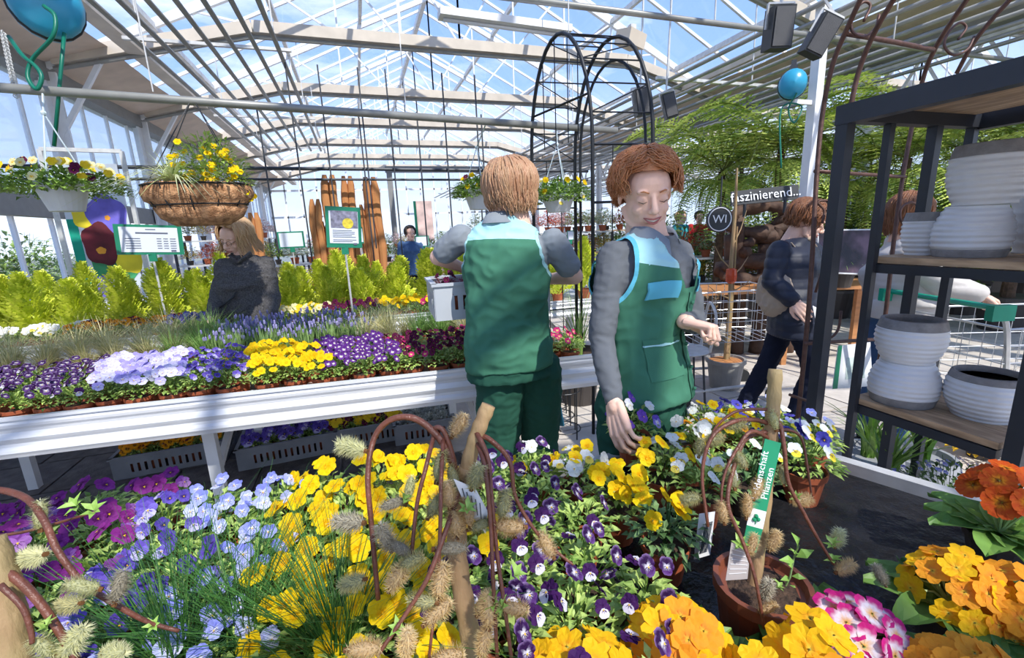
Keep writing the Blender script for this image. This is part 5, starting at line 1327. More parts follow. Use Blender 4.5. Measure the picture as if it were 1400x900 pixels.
# ================================================================ WILLOWS
def catkin_mesh(seed, L=1., c0=(.42, .42, .26), c1=(.90, .82, .42)):
    R_ = random.Random(seed); b = MB(); b.cc = c0; b.ball((0, 0, .5), .17, 10, 8, (1, 1, 2.7))
    for i in range(520):
        t = R_.random(); a = R_.uniform(0, 6.283); r = .16 * sin(pi * (t * .9 + .05)) ** .6; p = Vector((cos(a) * r, sin(a) * r, t)); d = Vector((cos(a), sin(a), R_.uniform(-.2, .7))).normalized(); q = p + d * R_.uniform(.12, .26); s = Vector((-sin(a), cos(a), 0)) * .016
        c = lerp(c0, c1, R_.random() ** .7); b.add([p - s, p + s, q], [(0, 1, 2)], [lerp(c, c0, .3), lerp(c, c0, .3), c])
    b.cc = (.25, .12, .05); b.tube([(0, 0, -.1), (0, 0, .06)], .07, 6)
    return b.mesh('catkin', m_catkin)
CATS = [catkin_mesh(0), catkin_mesh(1, c0=(.40, .36, .28), c1=(.80, .74, .58)), catkin_mesh(2, c0=(.66, .50, .30), c1=(1.0, .84, .48)), catkin_mesh(3, c0=(.60, .60, .36), c1=(1.0, .97, .60))]
def sprig_mesh(seed, n=6, L=.022, c0=(.22, .42, .06), c1=(.45, .66, .16)):
    R_ = random.Random(seed); b = MB(); b.cc = c0
    for i in range(n):
        a = 6.283 * i / n; leaf(b, (0, 0, .002 * i), (cos(a), sin(a), .6 + .5 * R_.random()), (0, 0, 1), L * R_.uniform(.7, 1.2), L * .5, lerp(c0, c1, R_.random()))
    return b.mesh('young_leaves', m_leaf)
SPR = [sprig_mesh(s) for s in range(2)]
def willow(label, base, stems, branches, catkins, sprigs, d0, extra=None, pot=True, cs=.036):
    t = thing('weeping_willow', label, 'small tree', base)
    for pts, r in stems: 
        P = spline([at(*p) if len(p) == 3 and p[2] < 5 else Vector(p) for p in pts], 6); k = len(P)
        b = MB(); b.tube(P, [r * (1 + .07 * sin(i * 1.7)) for i in range(k)], 12)
        b.build('stem', m_stake, t, smooth=True)
    for pts, r0, r1 in branches:
        P = spline([at(*p) for p in pts], 6); k = len(P); MB().tube(P, [.8 * (r0 + (r1 - r0) * i / k) for i in range(k)], 7).build('branch', m_twig, t, smooth=True)
    R_ = random.Random(int(d0 * 100)); Mi = root_inv(t)
    for i, c in enumerate(catkins):
        x, y, d, ang = c[:4]; kd = c[4] if len(c) > 4 else R_.choice((0, 1, 2, 2)); L = cs * R_.uniform(.9, 1.15)
        dv = (CXv * cos(radians(ang)) + CYv * sin(radians(ang)) + CZv * R_.uniform(-.3, .3)).normalized(); c0 = at(x, y, d) - dv * L * .5
        link('catkin', CATS[kd], t, loc=Mi @ c0, rot=dv.to_track_quat('Z', 'Y').to_euler(), scale=(L * 1.15, L * 1.15, L))
    for x, y, d in sprigs: link('young_leaves', SPR[int(x) % 2], t, loc=Mi @ at(x, y, d), rot=(R_.uniform(-.8, .2), R_.uniform(-.6, .6), R_.uniform(0, 6)), scale=R_.uniform(.45, .75))
    return t
CXv = Vector((CX.x, CY.x, CW.x)); CYv = Vector((CX.y, CY.y, CW.y)); CZv = Vector((CX.z, CY.z, CW.z))
d = .62
b0 = at(652, 930, .60)
w1 = willow('weeping pussy willow on a cane with arching red twigs in the bottom centre', (b0.x, b0.y, TZ),
    [([(b0.x, b0.y, TZ)] , 0)][:0] + [([(660, 1010, .60), (648, 900, .605), (634, 820, .61), (625, 755, .615), (628, 690, .62), (640, 640, .62)], .0135), ([(632, 665, .62), (645, 615, .62), (656, 583, .62), (668, 554, .62)], .0105)],
    [([(630, 668, d), (612, 618, d), (592, 590, d), (565, 572, d), (535, 574, d), (512, 598, d), (503, 650, .60), (508, 720, .59), (517, 820, .58)], .007, .004),
     ([(628, 672, d), (620, 630, d), (608, 592, d), (596, 585, d), (592, 600, d), (582, 640, .58), (570, 690, .57), (562, 765, .56)], .0055, .003),
     ([(634, 660, d), (640, 620, d), (648, 592, d), (658, 604, .60), (668, 632, .59), (672, 680, .58), (680, 760, .57), (690, 830, .56), (700, 905, .56)], .0055, .003),
     ([(640, 640, d), (655, 598, d), (680, 610, .61), (698, 634, .60), (705, 680, .6), (735, 730, .6), (770, 762, .6), (784, 772, .6)], .0055, .002),
     ([(634, 650, d), (622, 690, .58), (606, 735, .55), (585, 790, .53), (556, 838, .52), (515, 898, .5)], .005, .003),
     ([(606, 600, d), (603, 660, .57), (602, 720, .55), (598, 800, .54), (590, 870, .53), (585, 915, .53)], .004, .002),
     ([(650, 600, .62), (663, 640, .58), (671, 720, .57), (674, 790, .56), (680, 905, .56)], .004, .003)],
    [(480, 612, .6, 170, 3), (601, 637, .6, 80, 0), (651, 652, .58, 70, 0), (627, 582, .62, 60, 2), (537, 689, .58, 195, 1), (476, 714, .58, 182, 1), (613, 676, .57, 95, 2), (527, 735, .56, 110, 1), (547, 750, .56, 150, 1), (482, 797, .55, 200, 0),
     (562, 768, .55, 25, 0), (543, 790, .55, 60, 2), (617, 750, .56, 0, 1), (622, 715, .57, 100, 2), (602, 795, .54, 80, 2), (577, 822, .53, 175, 0), (598, 838, .53, 40, 2), (556, 880, .51, 85, 2), (497, 888, .5, 5, 2), (662, 825, .57, 60, 2),
     (657, 718, .58, 20, 0), (697, 720, .58, 170, 2), (668, 835, .56, 90, 2), (702, 832, .56, 0, 2), (662, 878, .56, 75, 2), (688, 690, .59, 80, 0), (747, 745, .6, 120, 2), (612, 898, .54, 10, 2), (560, 668, .6, 80, 3), (620, 655, .6, 110, 0), (640, 700, .58, 100, 2), (596, 690, .58, 60, 0)],
    [(636, 700, .57), (550, 690, .57), (678, 828, .56), (655, 790, .57), (690, 835, .56), (600, 860, .53), (590, 640, .6), (545, 860, .52), (783, 774, .6), (700, 790, .58)], d)
MB().lathe([(.05, 0), (.062, .11), (.066, .11), (.066, .13), (.058, .13), (.05, .115), (0, .115)], 18, (b0.x, b0.y, TZ)).build('pot', m_terra, w1)
P = [Vector((b0.x, b0.y, TZ + .11)), at(660, 1010, .60)]
q = [at(620, 655, .585), at(650, 668, .585), at(667, 700, .585), at(664, 730, .585), at(640, 700, .585)]
prism(q[::-1], .0008, 'white_tag', m_label, w1)
b = MB()
for k in range(5): a_ = at(632 + k * 6, 668 + k * 5, .583); b.beam(a_, at(638 + k * 5, 690 + k * 5, .583), .0012, .0006)
b.build('tag_print', m_ink, w1)
m_brown = mat('red_brown_plastic', (.20, .06, .03), .45)
# second willow, in the pot with the green ribbon tag
d = .76; pb = at(1036, 862, .80)
w2 = willow('weeping pussy willow in a brown pot with the green planting advice tag', (pb.x, pb.y, TZ),
    [([(1022, 862, .79), (1030, 800, .79), (1040, 730, .79), (1048, 660, .785), (1054, 590, .78), (1058, 545, .78), (1060, 505, .78)], .0115)],
    [([(1054, 580, .78), (1030, 574, .77), (1000, 578, .75), (972, 600, .74), (960, 650, .73), (968, 720, .72)], .0055, .003),
     ([(1052, 590, .78), (1020, 600, .76), (1003, 640, .73), (995, 690, .71), (1015, 740, .70), (1032, 790, .69), (1045, 860, .68)], .0055, .003),
     ([(1052, 600, .78), (1028, 590, .74), (1010, 610, .73), (990, 650, .72), (985, 700, .71)], .005, .002),
     ([(1056, 580, .78), (1066, 580, .77), (1072, 610, .76), (1078, 660, .76), (1098, 700, .76), (1120, 740, .76), (1140, 772, .76)], .0055, .003),
     ([(1056, 590, .78), (1078, 588, .8), (1096, 600, .8), (1104, 640, .8), (1110, 680, .8)], .004, .002),
     ([(1054, 560, .78), (1025, 560, .78), (1000, 566, .77), (975, 590, .77), (972, 620, .77)], .004, .002)],
    [(978, 600, .75, 190, 0), (1012, 628, .73, 120, 0), (988, 700, .71, 95, 2), (945, 682, .73, 190, 0), (1058, 574, .77, 95, 3), (1022, 692, .74, 80, 2), (1036, 668, .75, 60, 2), (1096, 684, .78, 10, 2), (1146, 736, .78, 85, 3), (1156, 776, .76, 25, 2), (1203, 786, .78, 110, 1),
     (1028, 745, .72, 70, 2), (958, 612, .75, 80, 0), (1000, 652, .73, 100, 0), (1058, 740, .76, 70, 2), (1050, 832, .7, 30, 2), (1070, 650, .77, 90, 0), (1004, 582, .76, 10, 0), (1048, 806, .72, 80, 1)],
    [(1090, 684, .78), (1139, 770, .76), (1140, 750, .76), (1062, 806, .76), (1000, 720, .72), (1012, 745, .72), (1034, 655, .76), (975, 625, .76), (1086, 760, .78)], d, cs=.034)
MB().lathe([(.058, 0), (.074, .115), (.079, .115), (.079, .135), (.070, .135), (.066, .12)], 22, (pb.x, pb.y, TZ)).build('pot', m_brown, w2, smooth=False)
MB().lathe([(.068, .118), (.03, .125), (0, .122)], 16, (pb.x, pb.y, TZ)).build('soil', m_soil, w2)
for (x, y) in ((1085, 745), (1085, 780)):
    pass
b = MB(); R_ = random.Random(5)
tip = [at(1072, 806, .78), at(1080, 790, .78), at(1085, 765, .79), at(1092, 745, .79)]
b.cc = (.2, .3, .1); b.tube(tip, .0018, 5)
for (x, y, dx, dy, L) in ((1086, 768, -22, -4, .03), (1088, 762, 20, -8, .032), (1090, 748, -4, -22, .03), (1080, 790, -16, 4, .02), (1082, 788, 18, 2, .022), (1084, 778, -10, -12, .018), (1076, 800, 14, 8, .02)):
    p = at(x, y, .785); q = at(x + dx, y - (-dy), .775); leaf(b, p, q - p, (0, -.6, .8), L, L * .5, (.30, .52, .10))
b.build('green_shoot', m_leaf, w2)
# green ribbon tag with white lettering
m_tag = mat('tag_green', (.01, .26, .12), .35, vary=0)
Tq = [at(1052, 598, .755), at(1066, 602, .755), at(1042, 748, .755), at(1022, 742, .755)]
Tq = [at(1046, 600, .76), at(1068, 606, .76), at(1048, 700, .755), at(1026, 694, .755)]
pr_ = prism([Tq[0], Tq[3], Tq[2], Tq[1]], .0008, 'advice_tag', m_tag, w2)
prism([at(1026, 694, .755), at(1021, 718, .755), at(1043, 724, .755), at(1048, 700, .755)], .0008, 'tag_logo_field', m_label, w2)
prism([at(1021, 718, .755), at(1014, 752, .755), at(1034, 756, .755), at(1043, 724, .755)], .0008, 'tag_end', m_tag, w2)
xd = at(1058, 606, .75) - at(1037, 696, .75); yd = at(1040, 650, .75) - at(1060, 655, .75)
c1 = at(1039, 650, .744); c2 = at(1051, 654, .744)
text_obj('lettering', 'Leidenschaft', .0165, c1, xd, yd, m_label, w2); text_obj('lettering', 'Pflanzen', .0165, c2 - xd * .08, xd, yd, m_label, w2)
b = MB()
for a in (90, 210, 330): b.ball(at(1034 + 3.2 * cos(radians(a)), 709 - 3.2 * sin(radians(a)), .7535), .0036, 8, 4, (1, 1, 1))
b.tube([at(1034, 709, .7535), at(1033, 717, .7535)], .0009, 4); b.build('clover_logo', m_tag, w2)
q = [at(1000, 742, .74), at(1026, 752, .74), at(1022, 792, .74), at(992, 794, .74)]; gt = prism([q[0], q[3], q[2], q[1]], .0008, 'grey_label', mat('grey_label', (.42, .38, .37), .6), w2)
b = MB()
for k in range(6):
    u = .15 + .13 * k; b.beam(q[0].lerp(q[3], u) + (q[1] - q[0]) * .1 - CZv * -.001, q[1].lerp(q[2], u) - (q[1] - q[0]) * .1 - CZv * -.001, .0008, .0006)
b.build('label_print', m_label, w2)
# third willow, cut by the left edge
b3 = at(5, 930, .55)
w3 = willow('weeping pussy willow with thick pale stem cut by the left edge', (b3.x, b3.y, TZ),
    [([(22, 960, .5), (14, 880, .5), (0, 800, .5), (-20, 740, .5)], .017)],
    [([(-30, 668, .55), (10, 672, .55), (40, 685, .54), (62, 715, .53), (78, 752, .52), (104, 788, .52), (120, 800, .52)], .0055, .004),
     ([(-20, 770, .5), (20, 790, .5), (52, 822, .5), (80, 862, .5), (105, 905, .5)], .0065, .005),
     ([(-20, 735, .55), (30, 728, .55), (80, 715, .55), (130, 700, .55)], .0025, .002), ([(130, 810, .55), (160, 828, .55), (190, 845, .56), (215, 855, .57), (245, 863, .58)], .0045, .003),
     ([(0, 800, .48), (30, 830, .48), (42, 862, .48), (44, 880, .48)], .004, .003)],
    [(55, 704, .54, 100, 3), (44, 762, .52, 195, 3), (112, 802, .51, 160, 3), (94, 827, .52, 190, 0), (163, 802, .54, 85, 1), (155, 893, .5, 10, 3), (100, 880, .5, 60, 3), (60, 885, .49, 120, 3)],
    [(130, 702, .55), (110, 695, .55), (66, 862, .49), (210, 856, .57)], .5, cs=.034)
# sedge tuft arching over the bottom left
SED = grass_mesh(230, .36, .95, (.03, .12, .02), (.12, .30, .06), .0017, 77, .45, nseg=7)
for px, py, lb in ((345, 905, 'dark green arching sedge at the bottom edge, left of the yellow pansies'), (470, 930, 'second dark green sedge at the bottom edge under the yellow pansies'), (250, 945, 'dark green sedge near the bottom left corner')):
    p = atZ(px, py, TZ + .07); t = thing('potted_sedge', lb, 'grass', (p.x, p.y, TZ)); link('pot', POTB, t, loc=(0, 0, 0)); link('blades', SED, t, loc=(0, 0, .07), rot=(0, 0, px)); t.scale = (.9, .9, .9)
# ================================================================ CRATES, BASKETS, BACKGROUND
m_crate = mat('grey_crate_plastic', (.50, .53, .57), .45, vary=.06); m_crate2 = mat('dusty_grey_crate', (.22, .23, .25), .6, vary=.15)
def crate(label, c, rz, w, d, h, m, kinds, nf, fs, fol=None, npl=(5, 3), flowers_out=.0, name='plastic_crate', cat='crate'):
    t = thing(name, label, cat, c, rz); th = .006
    def wall(p0, p1, nm):
        "slotted side: rails and bars"
        p0 = Vector(p0); p1 = Vector(p1); L = (p1 - p0).length; dr = (p1 - p0).normalized(); b = MB(); a = math.atan2(dr.y, dr.x)
        def bx(u0, u1, z0, z1): b.box(p0 + dr * ((u0 + u1) / 2) + Vector((0, 0, (z0 + z1) / 2)), (u1 - u0, th, z1 - z0), a)
        bx(0, L, 0, h * .28); bx(0, L, h * .68, h); b.box(p0 + dr * (L / 2) + Vector((0, 0, h)), (L + .02, .022, .012), a)
        n = max(3, int(L / .05)); e = L * .14; bx(0, e, h * .28, h * .68); bx(L - e, L, h * .28, h * .68); st = (L - 2 * e) / n
        for i in range(n + 1): bx(max(e, e + i * st - .011), min(L - e, e + i * st + .011), h * .28, h * .68)
        o = b.mesh(nm, m); link(nm, o, t, loc=(0, 0, 0))
    X, Y = w / 2, d / 2
    wall((-X, -Y, 0), (X, -Y, 0), 'side'); wall((X, Y, 0), (-X, Y, 0), 'side'); wall((X, -Y, 0), (X, Y, 0), 'end'); wall((-X, Y, 0), (-X, -Y, 0), 'end')
    b = MB(); b.box((0, 0, .004), (w, d, .008)); link('bottom', b.mesh('bottom', m), t, loc=(0, 0, 0))
    return t
def crate_plants(label, group, c, rz, nx, ny, w, d, kinds, nf, fs, fol=None, z=.01, scale=1.):
    sp = []
    R = Matrix.Rotation(rz, 3, 'Z')
    for i in range(nx):
        for j in range(ny):
            p = R @ Vector(((i + .5) / nx * w - w / 2, (j + .5) / ny * d - d / 2, z)); sp.append((c[0] + p.x, c[1] + p.y, c[2] + p.z))
    scatter(dict(name='potted_pansy', label=label, cat='flower', kinds=kinds, nf=nf, fsize=fs, R=.05, group=group, fol=fol), 2, sp)
# crate in the hands of the employee seen from behind
cc = at(664, 402, 2.07); cc = (cc.x, cc.y, cc.z - .075); rzc = -.06
FOLR = foliage_mesh(120, .055, .05, .085, .024, .014, (.08, .01, .02), (.28, .04, .07), 90)
crate('light grey slotted crate of dark red plants held by the employee', cc, rzc, .50, .34, .15, m_crate, None, 0, 0)
crate_plants('dark red leaved plant in the crate the employee holds', 'dark red plants in the held crate', cc, rzc, 4, 3, .46, .30, PM['darkred'], 2, .030, FOLR)
# crates under the long bench
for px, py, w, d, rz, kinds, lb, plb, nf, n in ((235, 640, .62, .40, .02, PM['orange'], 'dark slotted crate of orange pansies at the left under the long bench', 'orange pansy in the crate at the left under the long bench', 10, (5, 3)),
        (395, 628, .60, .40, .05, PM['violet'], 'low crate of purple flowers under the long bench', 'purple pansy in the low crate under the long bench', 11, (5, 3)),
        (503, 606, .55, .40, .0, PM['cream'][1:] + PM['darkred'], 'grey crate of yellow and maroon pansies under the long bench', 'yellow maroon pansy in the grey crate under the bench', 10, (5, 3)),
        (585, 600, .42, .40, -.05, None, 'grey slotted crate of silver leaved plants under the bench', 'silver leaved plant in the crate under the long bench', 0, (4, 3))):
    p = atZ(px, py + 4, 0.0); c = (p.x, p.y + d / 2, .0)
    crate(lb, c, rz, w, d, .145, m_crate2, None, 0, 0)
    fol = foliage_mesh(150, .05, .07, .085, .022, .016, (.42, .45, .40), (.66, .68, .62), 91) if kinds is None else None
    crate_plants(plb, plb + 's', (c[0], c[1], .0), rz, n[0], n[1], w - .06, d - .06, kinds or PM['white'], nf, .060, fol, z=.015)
# ---- hanging baskets
m_cord = mat('pale_cord', (.6, .7, .75), .7)
def hanging(label, c, r, h, kinds, nf, fs, pipe_pt, seed, bowl=m_whitepot, fol=None, spread=1.5, sag=.5):
    t = thing('hanging_basket', label, 'hanging basket', c); R_ = random.Random(seed)
    b = MB(); b.lathe([(r * .55, -h), (r * .62, -h), (r * .95, -.01), (r * 1.04, -.01), (r * 1.04, .01), (r * .93, .01), (r * .9, -.01), (0, -.01)], 22); link('bowl', b.mesh('bowl', bowl), t, loc=(0, 0, 0))
    link('foliage', foliage_mesh(1200, r * spread, r * 1.35, -.07, .045, .024, (.10, .20, .03), (.40, .58, .12), seed), t, loc=(0, 0, 0)); pts = []
    for i in range(nf):
        a = R_.uniform(0, 6.28); q = sqrt(R_.uniform(.1, 1)); z = r * 1.0 * sqrt(max(0, 1 - q * q * .8)) - (R_.uniform(0, sag * r) if q > .8 else 0); p = Vector((cos(a) * q * r * spread, sin(a) * q * r * spread, z)); n = Vector((p.x, p.y, .4 * r)).normalized() * .8 + Vector((0, -.9, .3))
        link('flower', kinds[R_.randrange(len(kinds))], t, loc=p, rot=face_rot(n, R_.uniform(-.4, .4)), scale=fs * .5)
    b = MB(); pp_ = Vector(pipe_pt) - Vector(c)
    for a in (.5, 2.6, 4.7): b.tube([(cos(a) * r, sin(a) * r, 0), (0, 0, pp_.z * .72), tuple(pp_)], .0035, 5)
    b.tube([(0, 0, pp_.z * .72), tuple(pp_)], .005, 5); b.ball((0, 0, pp_.z * .72), .014, 6, 4); link('cords', b.mesh('cords', m_cord), t, loc=(0, 0, 0))
    return t
def pz(x): return 2.36 + (x + 4) * (2.17 - 2.36) / 6 + .02
c = atY(84, 253, 3.0); c = atY(84, 253, 3.2); hanging('hanging white bowl with yellow and dark pansies at the far left', c, .120, .14, PM['cream'] * 3 + PM['darkred'], 50, .050, (c.x, 3.25, pz(c.x)), 3, spread=2.3)
c = atY(763, 268, 3.25); hanging('hanging white bowl with yellow pansies between the two employees', c, .135, .12, PM['yellow'] + PM['white'][1:], 26, .052, (c.x, 3.25, pz(c.x)), 4, spread=1.9, sag=1.0)
c = atY(655, 262, 3.6); hanging('hanging white bowl of yellow pansies half hidden behind the bob haired employee', c, .13, .14, PM['yellow'] + PM['darkred'], 20, .05, (c.x, 3.25, pz(c.x)), 5)
# coir basket
c = atY(272, 262, 3.05); t = thing('coir_hanging_basket', 'hanging oval coir basket with variegated grass and upright yellow flowers', 'hanging basket', c)
m_coir = mat('coir_fibre', (.42, .20, .09), .95, vary=.45, scale=30, bump=1.0, bscale=120, col2=(.52, .28, .14))
b = MB(); b.lathe([(.0, -.19), (.12, -.185), (.185, -.14), (.205, -.09), (.195, -.075), (.235, -.05), (.250, -.01), (.235, .04), (.215, .03), (.2, 0), (0, 0)], 26, sx=1.12, sy=.7); b.v = [tuple(Vector(p) + noise.noise_vector(Vector(p) * 18) * .008) for p in b.v]; link('coir_liner', b.mesh('coir_liner', m_coir, True), t, loc=(0, 0, 0))
b = MB()
for k in range(12):
    a = 2 * pi * k / 12; b.tube(spline([(cos(a) * .268, sin(a) * .172, .035), (cos(a) * .240, sin(a) * .155, -.065), (cos(a) * .13, sin(a) * .09, -.165), (0, 0, -.18)], 4), .0035, 5)
for r, z in ((.268, .032), (.236, -.075)): b.tube([(cos(2 * pi * k / 24) * r, sin(2 * pi * k / 24) * r * .64, z) for k in range(25)], .004, 5)
link('wire_frame', b.mesh('wire_frame', m_black), t, loc=(0, 0, 0))
link('grass_blades', grass_mesh(150, .30, 1.5, (.55, .65, .22), (.95, .95, .66), .0055, 8, .95), t, loc=(-.10, -.05, .02)); link('foliage', foliage_mesh(800, .19, .30, .0, .045, .016, (.18, .32, .05), (.55, .70, .16), 12), t, loc=(.08, 0, 0))
YB = PM['yellow']; R_ = random.Random(9)
for i in range(48): p = Vector((R_.uniform(-.12, .26), R_.uniform(-.14, .08), R_.uniform(.06, .30))); p.z -= abs(p.x - .07) * .6; link('flower', YB[0], t, loc=p, rot=face_rot(Vector((p.x, -1, .5)), 0), scale=.021)
b = MB(); q = Vector((c.x, 3.25, pz(c.x))) - Vector(c)
for a in (.5, 2.6, 3.8, 5.8): b.tube([(cos(a) * .26, sin(a) * .16, .03), tuple(q)], .0028, 5)
link('chains', b.mesh('chains', m_black), t, loc=(0, 0, 0))
# ---- chain at the top left column and clip
b = MB()
for k in range(34):
    p = at(4 + k * .55, 45 + k * 2.6, 2.5); b.tube(arc(p, .013, 0, 360, 8, (1, 0, 0) if k % 2 else (0, 1, 0), (0, 0, 1)), .003, 4)
tag(b.build('steel_chain', m_steel), 'steel chain hanging beside the big blue hose reel', 'chain')
# ---- orange bark posts
m_bark = mat('orange_bark', (.62, .27, .09), .85, vary=.35, scale=9, stretch=(1, 1, .25), bump=.8, bscale=30, col2=(.42, .17, .06))
for i, (px, w, ztop, lean) in enumerate(((453, .19, 2.20, .02), (482, .17, 2.20, -.02), (516, .21, 2.20, -.05), (428, .15, 1.92, .04), (441, .12, 1.66, .02), (501, .15, 1.86, -.02), (347, .14, 1.78, 0))):
    p = atY(px, 300, 6.1 + .12 * (i % 3)); t = thing('bark_post', ['tall orange bark post left of the picture sign', 'tall orange bark post directly above the picture sign', 'widest tall orange bark post right of the picture sign', 'shorter orange bark post, leftmost of the close group', 'shortest thin orange bark post beside the leftmost one', 'medium orange bark post between the two tall right ones', 'lone orange bark post behind the blonde shopper'][i], 'wooden post', (p.x, p.y, 0))
    n = 22
    for hi in range(2):
        b = MB(); R_ = random.Random(i * 3 + hi)
        prof = [(w * .27 * (1 - .55 * max(0, k / n - .94) / .06) * (1 + R_.uniform(-.09, .09)), ztop * k / n) for k in range(n + 1)]
        vs = []
        for k, (r, z) in enumerate(prof):
            for j in range(8): a = 2 * pi * j / 8; vs.append(((hi - .5) * w * .46 + cos(a) * r + lean * z / ztop + .008 * sin(z * 9 + i), sin(a) * r * .8 * (1 + .2 * (j % 2)), z))
        b.add(vs, [(q * 8 + j, q * 8 + (j + 1) % 8, (q + 1) * 8 + (j + 1) % 8, (q + 1) * 8 + j) for q in range(n) for j in range(8)] + [tuple(range(n * 8, n * 8 + 8))]); link('bark_half', b.mesh('bark_half', m_bark), t, loc=(0, 0, 0))
# ---- tree ferns on the right
m_trunk = mat('fern_trunk', (.10, .06, .035), .95, vary=.4, scale=20, bump=1, bscale=60)
def frond_mesh(seed, L=1.5, c0=(.20, .34, .05), c1=(.72, .80, .20)):
    R_ = random.Random(seed); b = MB(); n = 34; pts = []
    for k in range(n + 1):
        t = k / n; pts.append(Vector((L * t * (1 - .12 * t), 0, L * (.95 * t - 1.10 * t * t))))
    b.cc = (.25, .28, .08); b.tube(pts[::3], .006, 4, False)
    for k in range(3, n):
        t = k / n; w = L * .20 * sin(pi * min(1, t * .9 + .08)) ** .8
        for s in (-1, 1):
            d = Vector((.35, s, -.18 + R_.uniform(-.1, .1))).normalized(); c = lerp(c0, c1, R_.random()); m = 4
            for q in range(m):  # feathery pinnules
                a0 = pts[k] + d * (w * q / m); a1 = pts[k] + d * (w * (q + 1) / m); hw = L * .016 * (1 - .7 * q / m); f = Vector((1, 0, R_.uniform(-.3, .3))) * hw
                b.add([a0 - f, a0 + f * 1.6, a1], [(0, 1, 2)], [c] * 3)
    return b.mesh('frond', m_leaf)
FRD = [frond_mesh(s) for s in range(3)]
def tree_fern(label, px, d, zt, nfr, L, seed):
    p = at(px, 300, d); t = thing('tree_fern', label, 'tree fern', (p.x, p.y, 0)); R_ = random.Random(seed)
    b = MB(); b.tube([(R_.uniform(-.02, .02), R_.uniform(-.02, .02), zt * k / 8) for k in range(9)], [.075 - .03 * k / 8 for k in range(9)], 10); link('trunk', b.mesh('trunk', m_trunk), t, loc=(0, 0, 0))
    b = MB(); b.lathe([(.22, 0), (.28, .38), (.30, .38), (.30, .42), (0, .40)], 18); link('tub', b.mesh('tub', m_darkpot), t, loc=(0, 0, 0))
    for i in range(10): link('frond', FRD[i % 3], t, loc=(0, 0, zt - .15), rot=(R_.uniform(-.25, .25), R_.uniform(.45, .95), 2 * pi * i / 10 + R_.uniform(-.2, .2)), scale=L / 1.5 * R_.uniform(.6, .85))
    for i in range(nfr): link('frond', FRD[i % 3], t, loc=(0, 0, zt), rot=(R_.uniform(-.25, .25), R_.uniform(-.35, .3), 2 * pi * i / nfr + R_.uniform(-.15, .15)), scale=L / 1.5 * R_.uniform(.85, 1.15))
tree_fern('tree fern with a wide feathery crown, leftmost beside the red haired employee', 985, 6.6, 2.15, 18, 1.7, 1)
tree_fern('tall tree fern behind the carved root sculpture', 1060, 6.0, 2.35, 18, 1.7, 2)
tree_fern('tree fern between the steel column and the shelf', 1150, 6.3, 2.05, 16, 1.6, 3)
tree_fern('tree fern seen through the empty part of the shelf', 1230, 5.6, 2.1, 16, 1.6, 4)
tree_fern('tree fern behind the ribbed pots', 1330, 6.2, 2.2, 16, 1.7, 5)
tree_fern('low tree fern at the right edge behind the trolley woman', 1400, 5.2, 1.8, 14, 1.5, 6)
tree_fern('distant tree fern under the second bay roof', 1180, 9.5, 2.6, 14, 1.9, 7)
tree_fern('distant tree fern behind the turquoise jacket shopper', 1010, 10.5, 2.6, 14, 1.9, 8)
tree_fern('distant tree fern right behind the shelf', 1290, 9.0, 2.4, 14, 1.9, 9)
# bushy shrubs that close the view on the right and far middle
BUSH = [foliage_mesh(900, .62, .85, .25, .10, .045, (.07, .15, .03), (.38, .52, .12), 50 + s) for s in range(3)]
BUSHR = foliage_mesh(700, .5, .5, .2, .07, .035, (.12, .06, .03), (.42, .28, .14), 60)
TUB = pot_mesh(.2, .32, m_darkpot)
bl = [(930, 8.0, 1.0, 'green bush under the leftmost tree fern'), (1005, 8.3, 1.1, 'green bush left behind the root sculpture'), (1060, 7.4, 1.2, 'green bush right behind the root sculpture'), (1125, 7.0, 1.3, 'dense green bush beside the dark picture panel'), (1180, 7.2, 1.3, 'dense green bush above the dark picture panel'), (1235, 6.6, 1.3, 'green bush behind the trolley woman'), (1290, 7.0, 1.3, 'green bush right of the trolley woman'), (1350, 6.6, 1.3, 'green bush behind the right trolley'), (1410, 6.6, 1.4, 'green bush at the right edge'),
      (905, 11.0, 1.2, 'far green bush left in the second bay'), (860, 13, 1.3, 'far green bush behind the employee head'), (1100, 10.5, 1.4, 'far tall green bush in the second bay'), (1250, 10, 1.5, 'far tall green bush behind the shelf'), (1370, 10, 1.5, 'far tall green bush at the right')]
def bush(lb, px, d, s, me, name='potted_bush'):
    p = at(px, 330, d); t = thing(name, lb, 'shrub', (p.x, p.y, 0)); link('tub', TUB, t, loc=(0, 0, 0)); link('foliage', me, t, loc=(0, 0, 0), rot=(0, 0, px)); t.scale = (s,) * 3
for i, (px, d, s, lb) in enumerate(bl): bush(lb, px, d, s * 1.25, BUSH[i % 3])
bush('reddish brown shrub in the row before the root sculpture', 940, 5.2, .8, BUSHR); bush('second reddish brown shrub right in that row', 975, 5.5, .8, BUSHR)
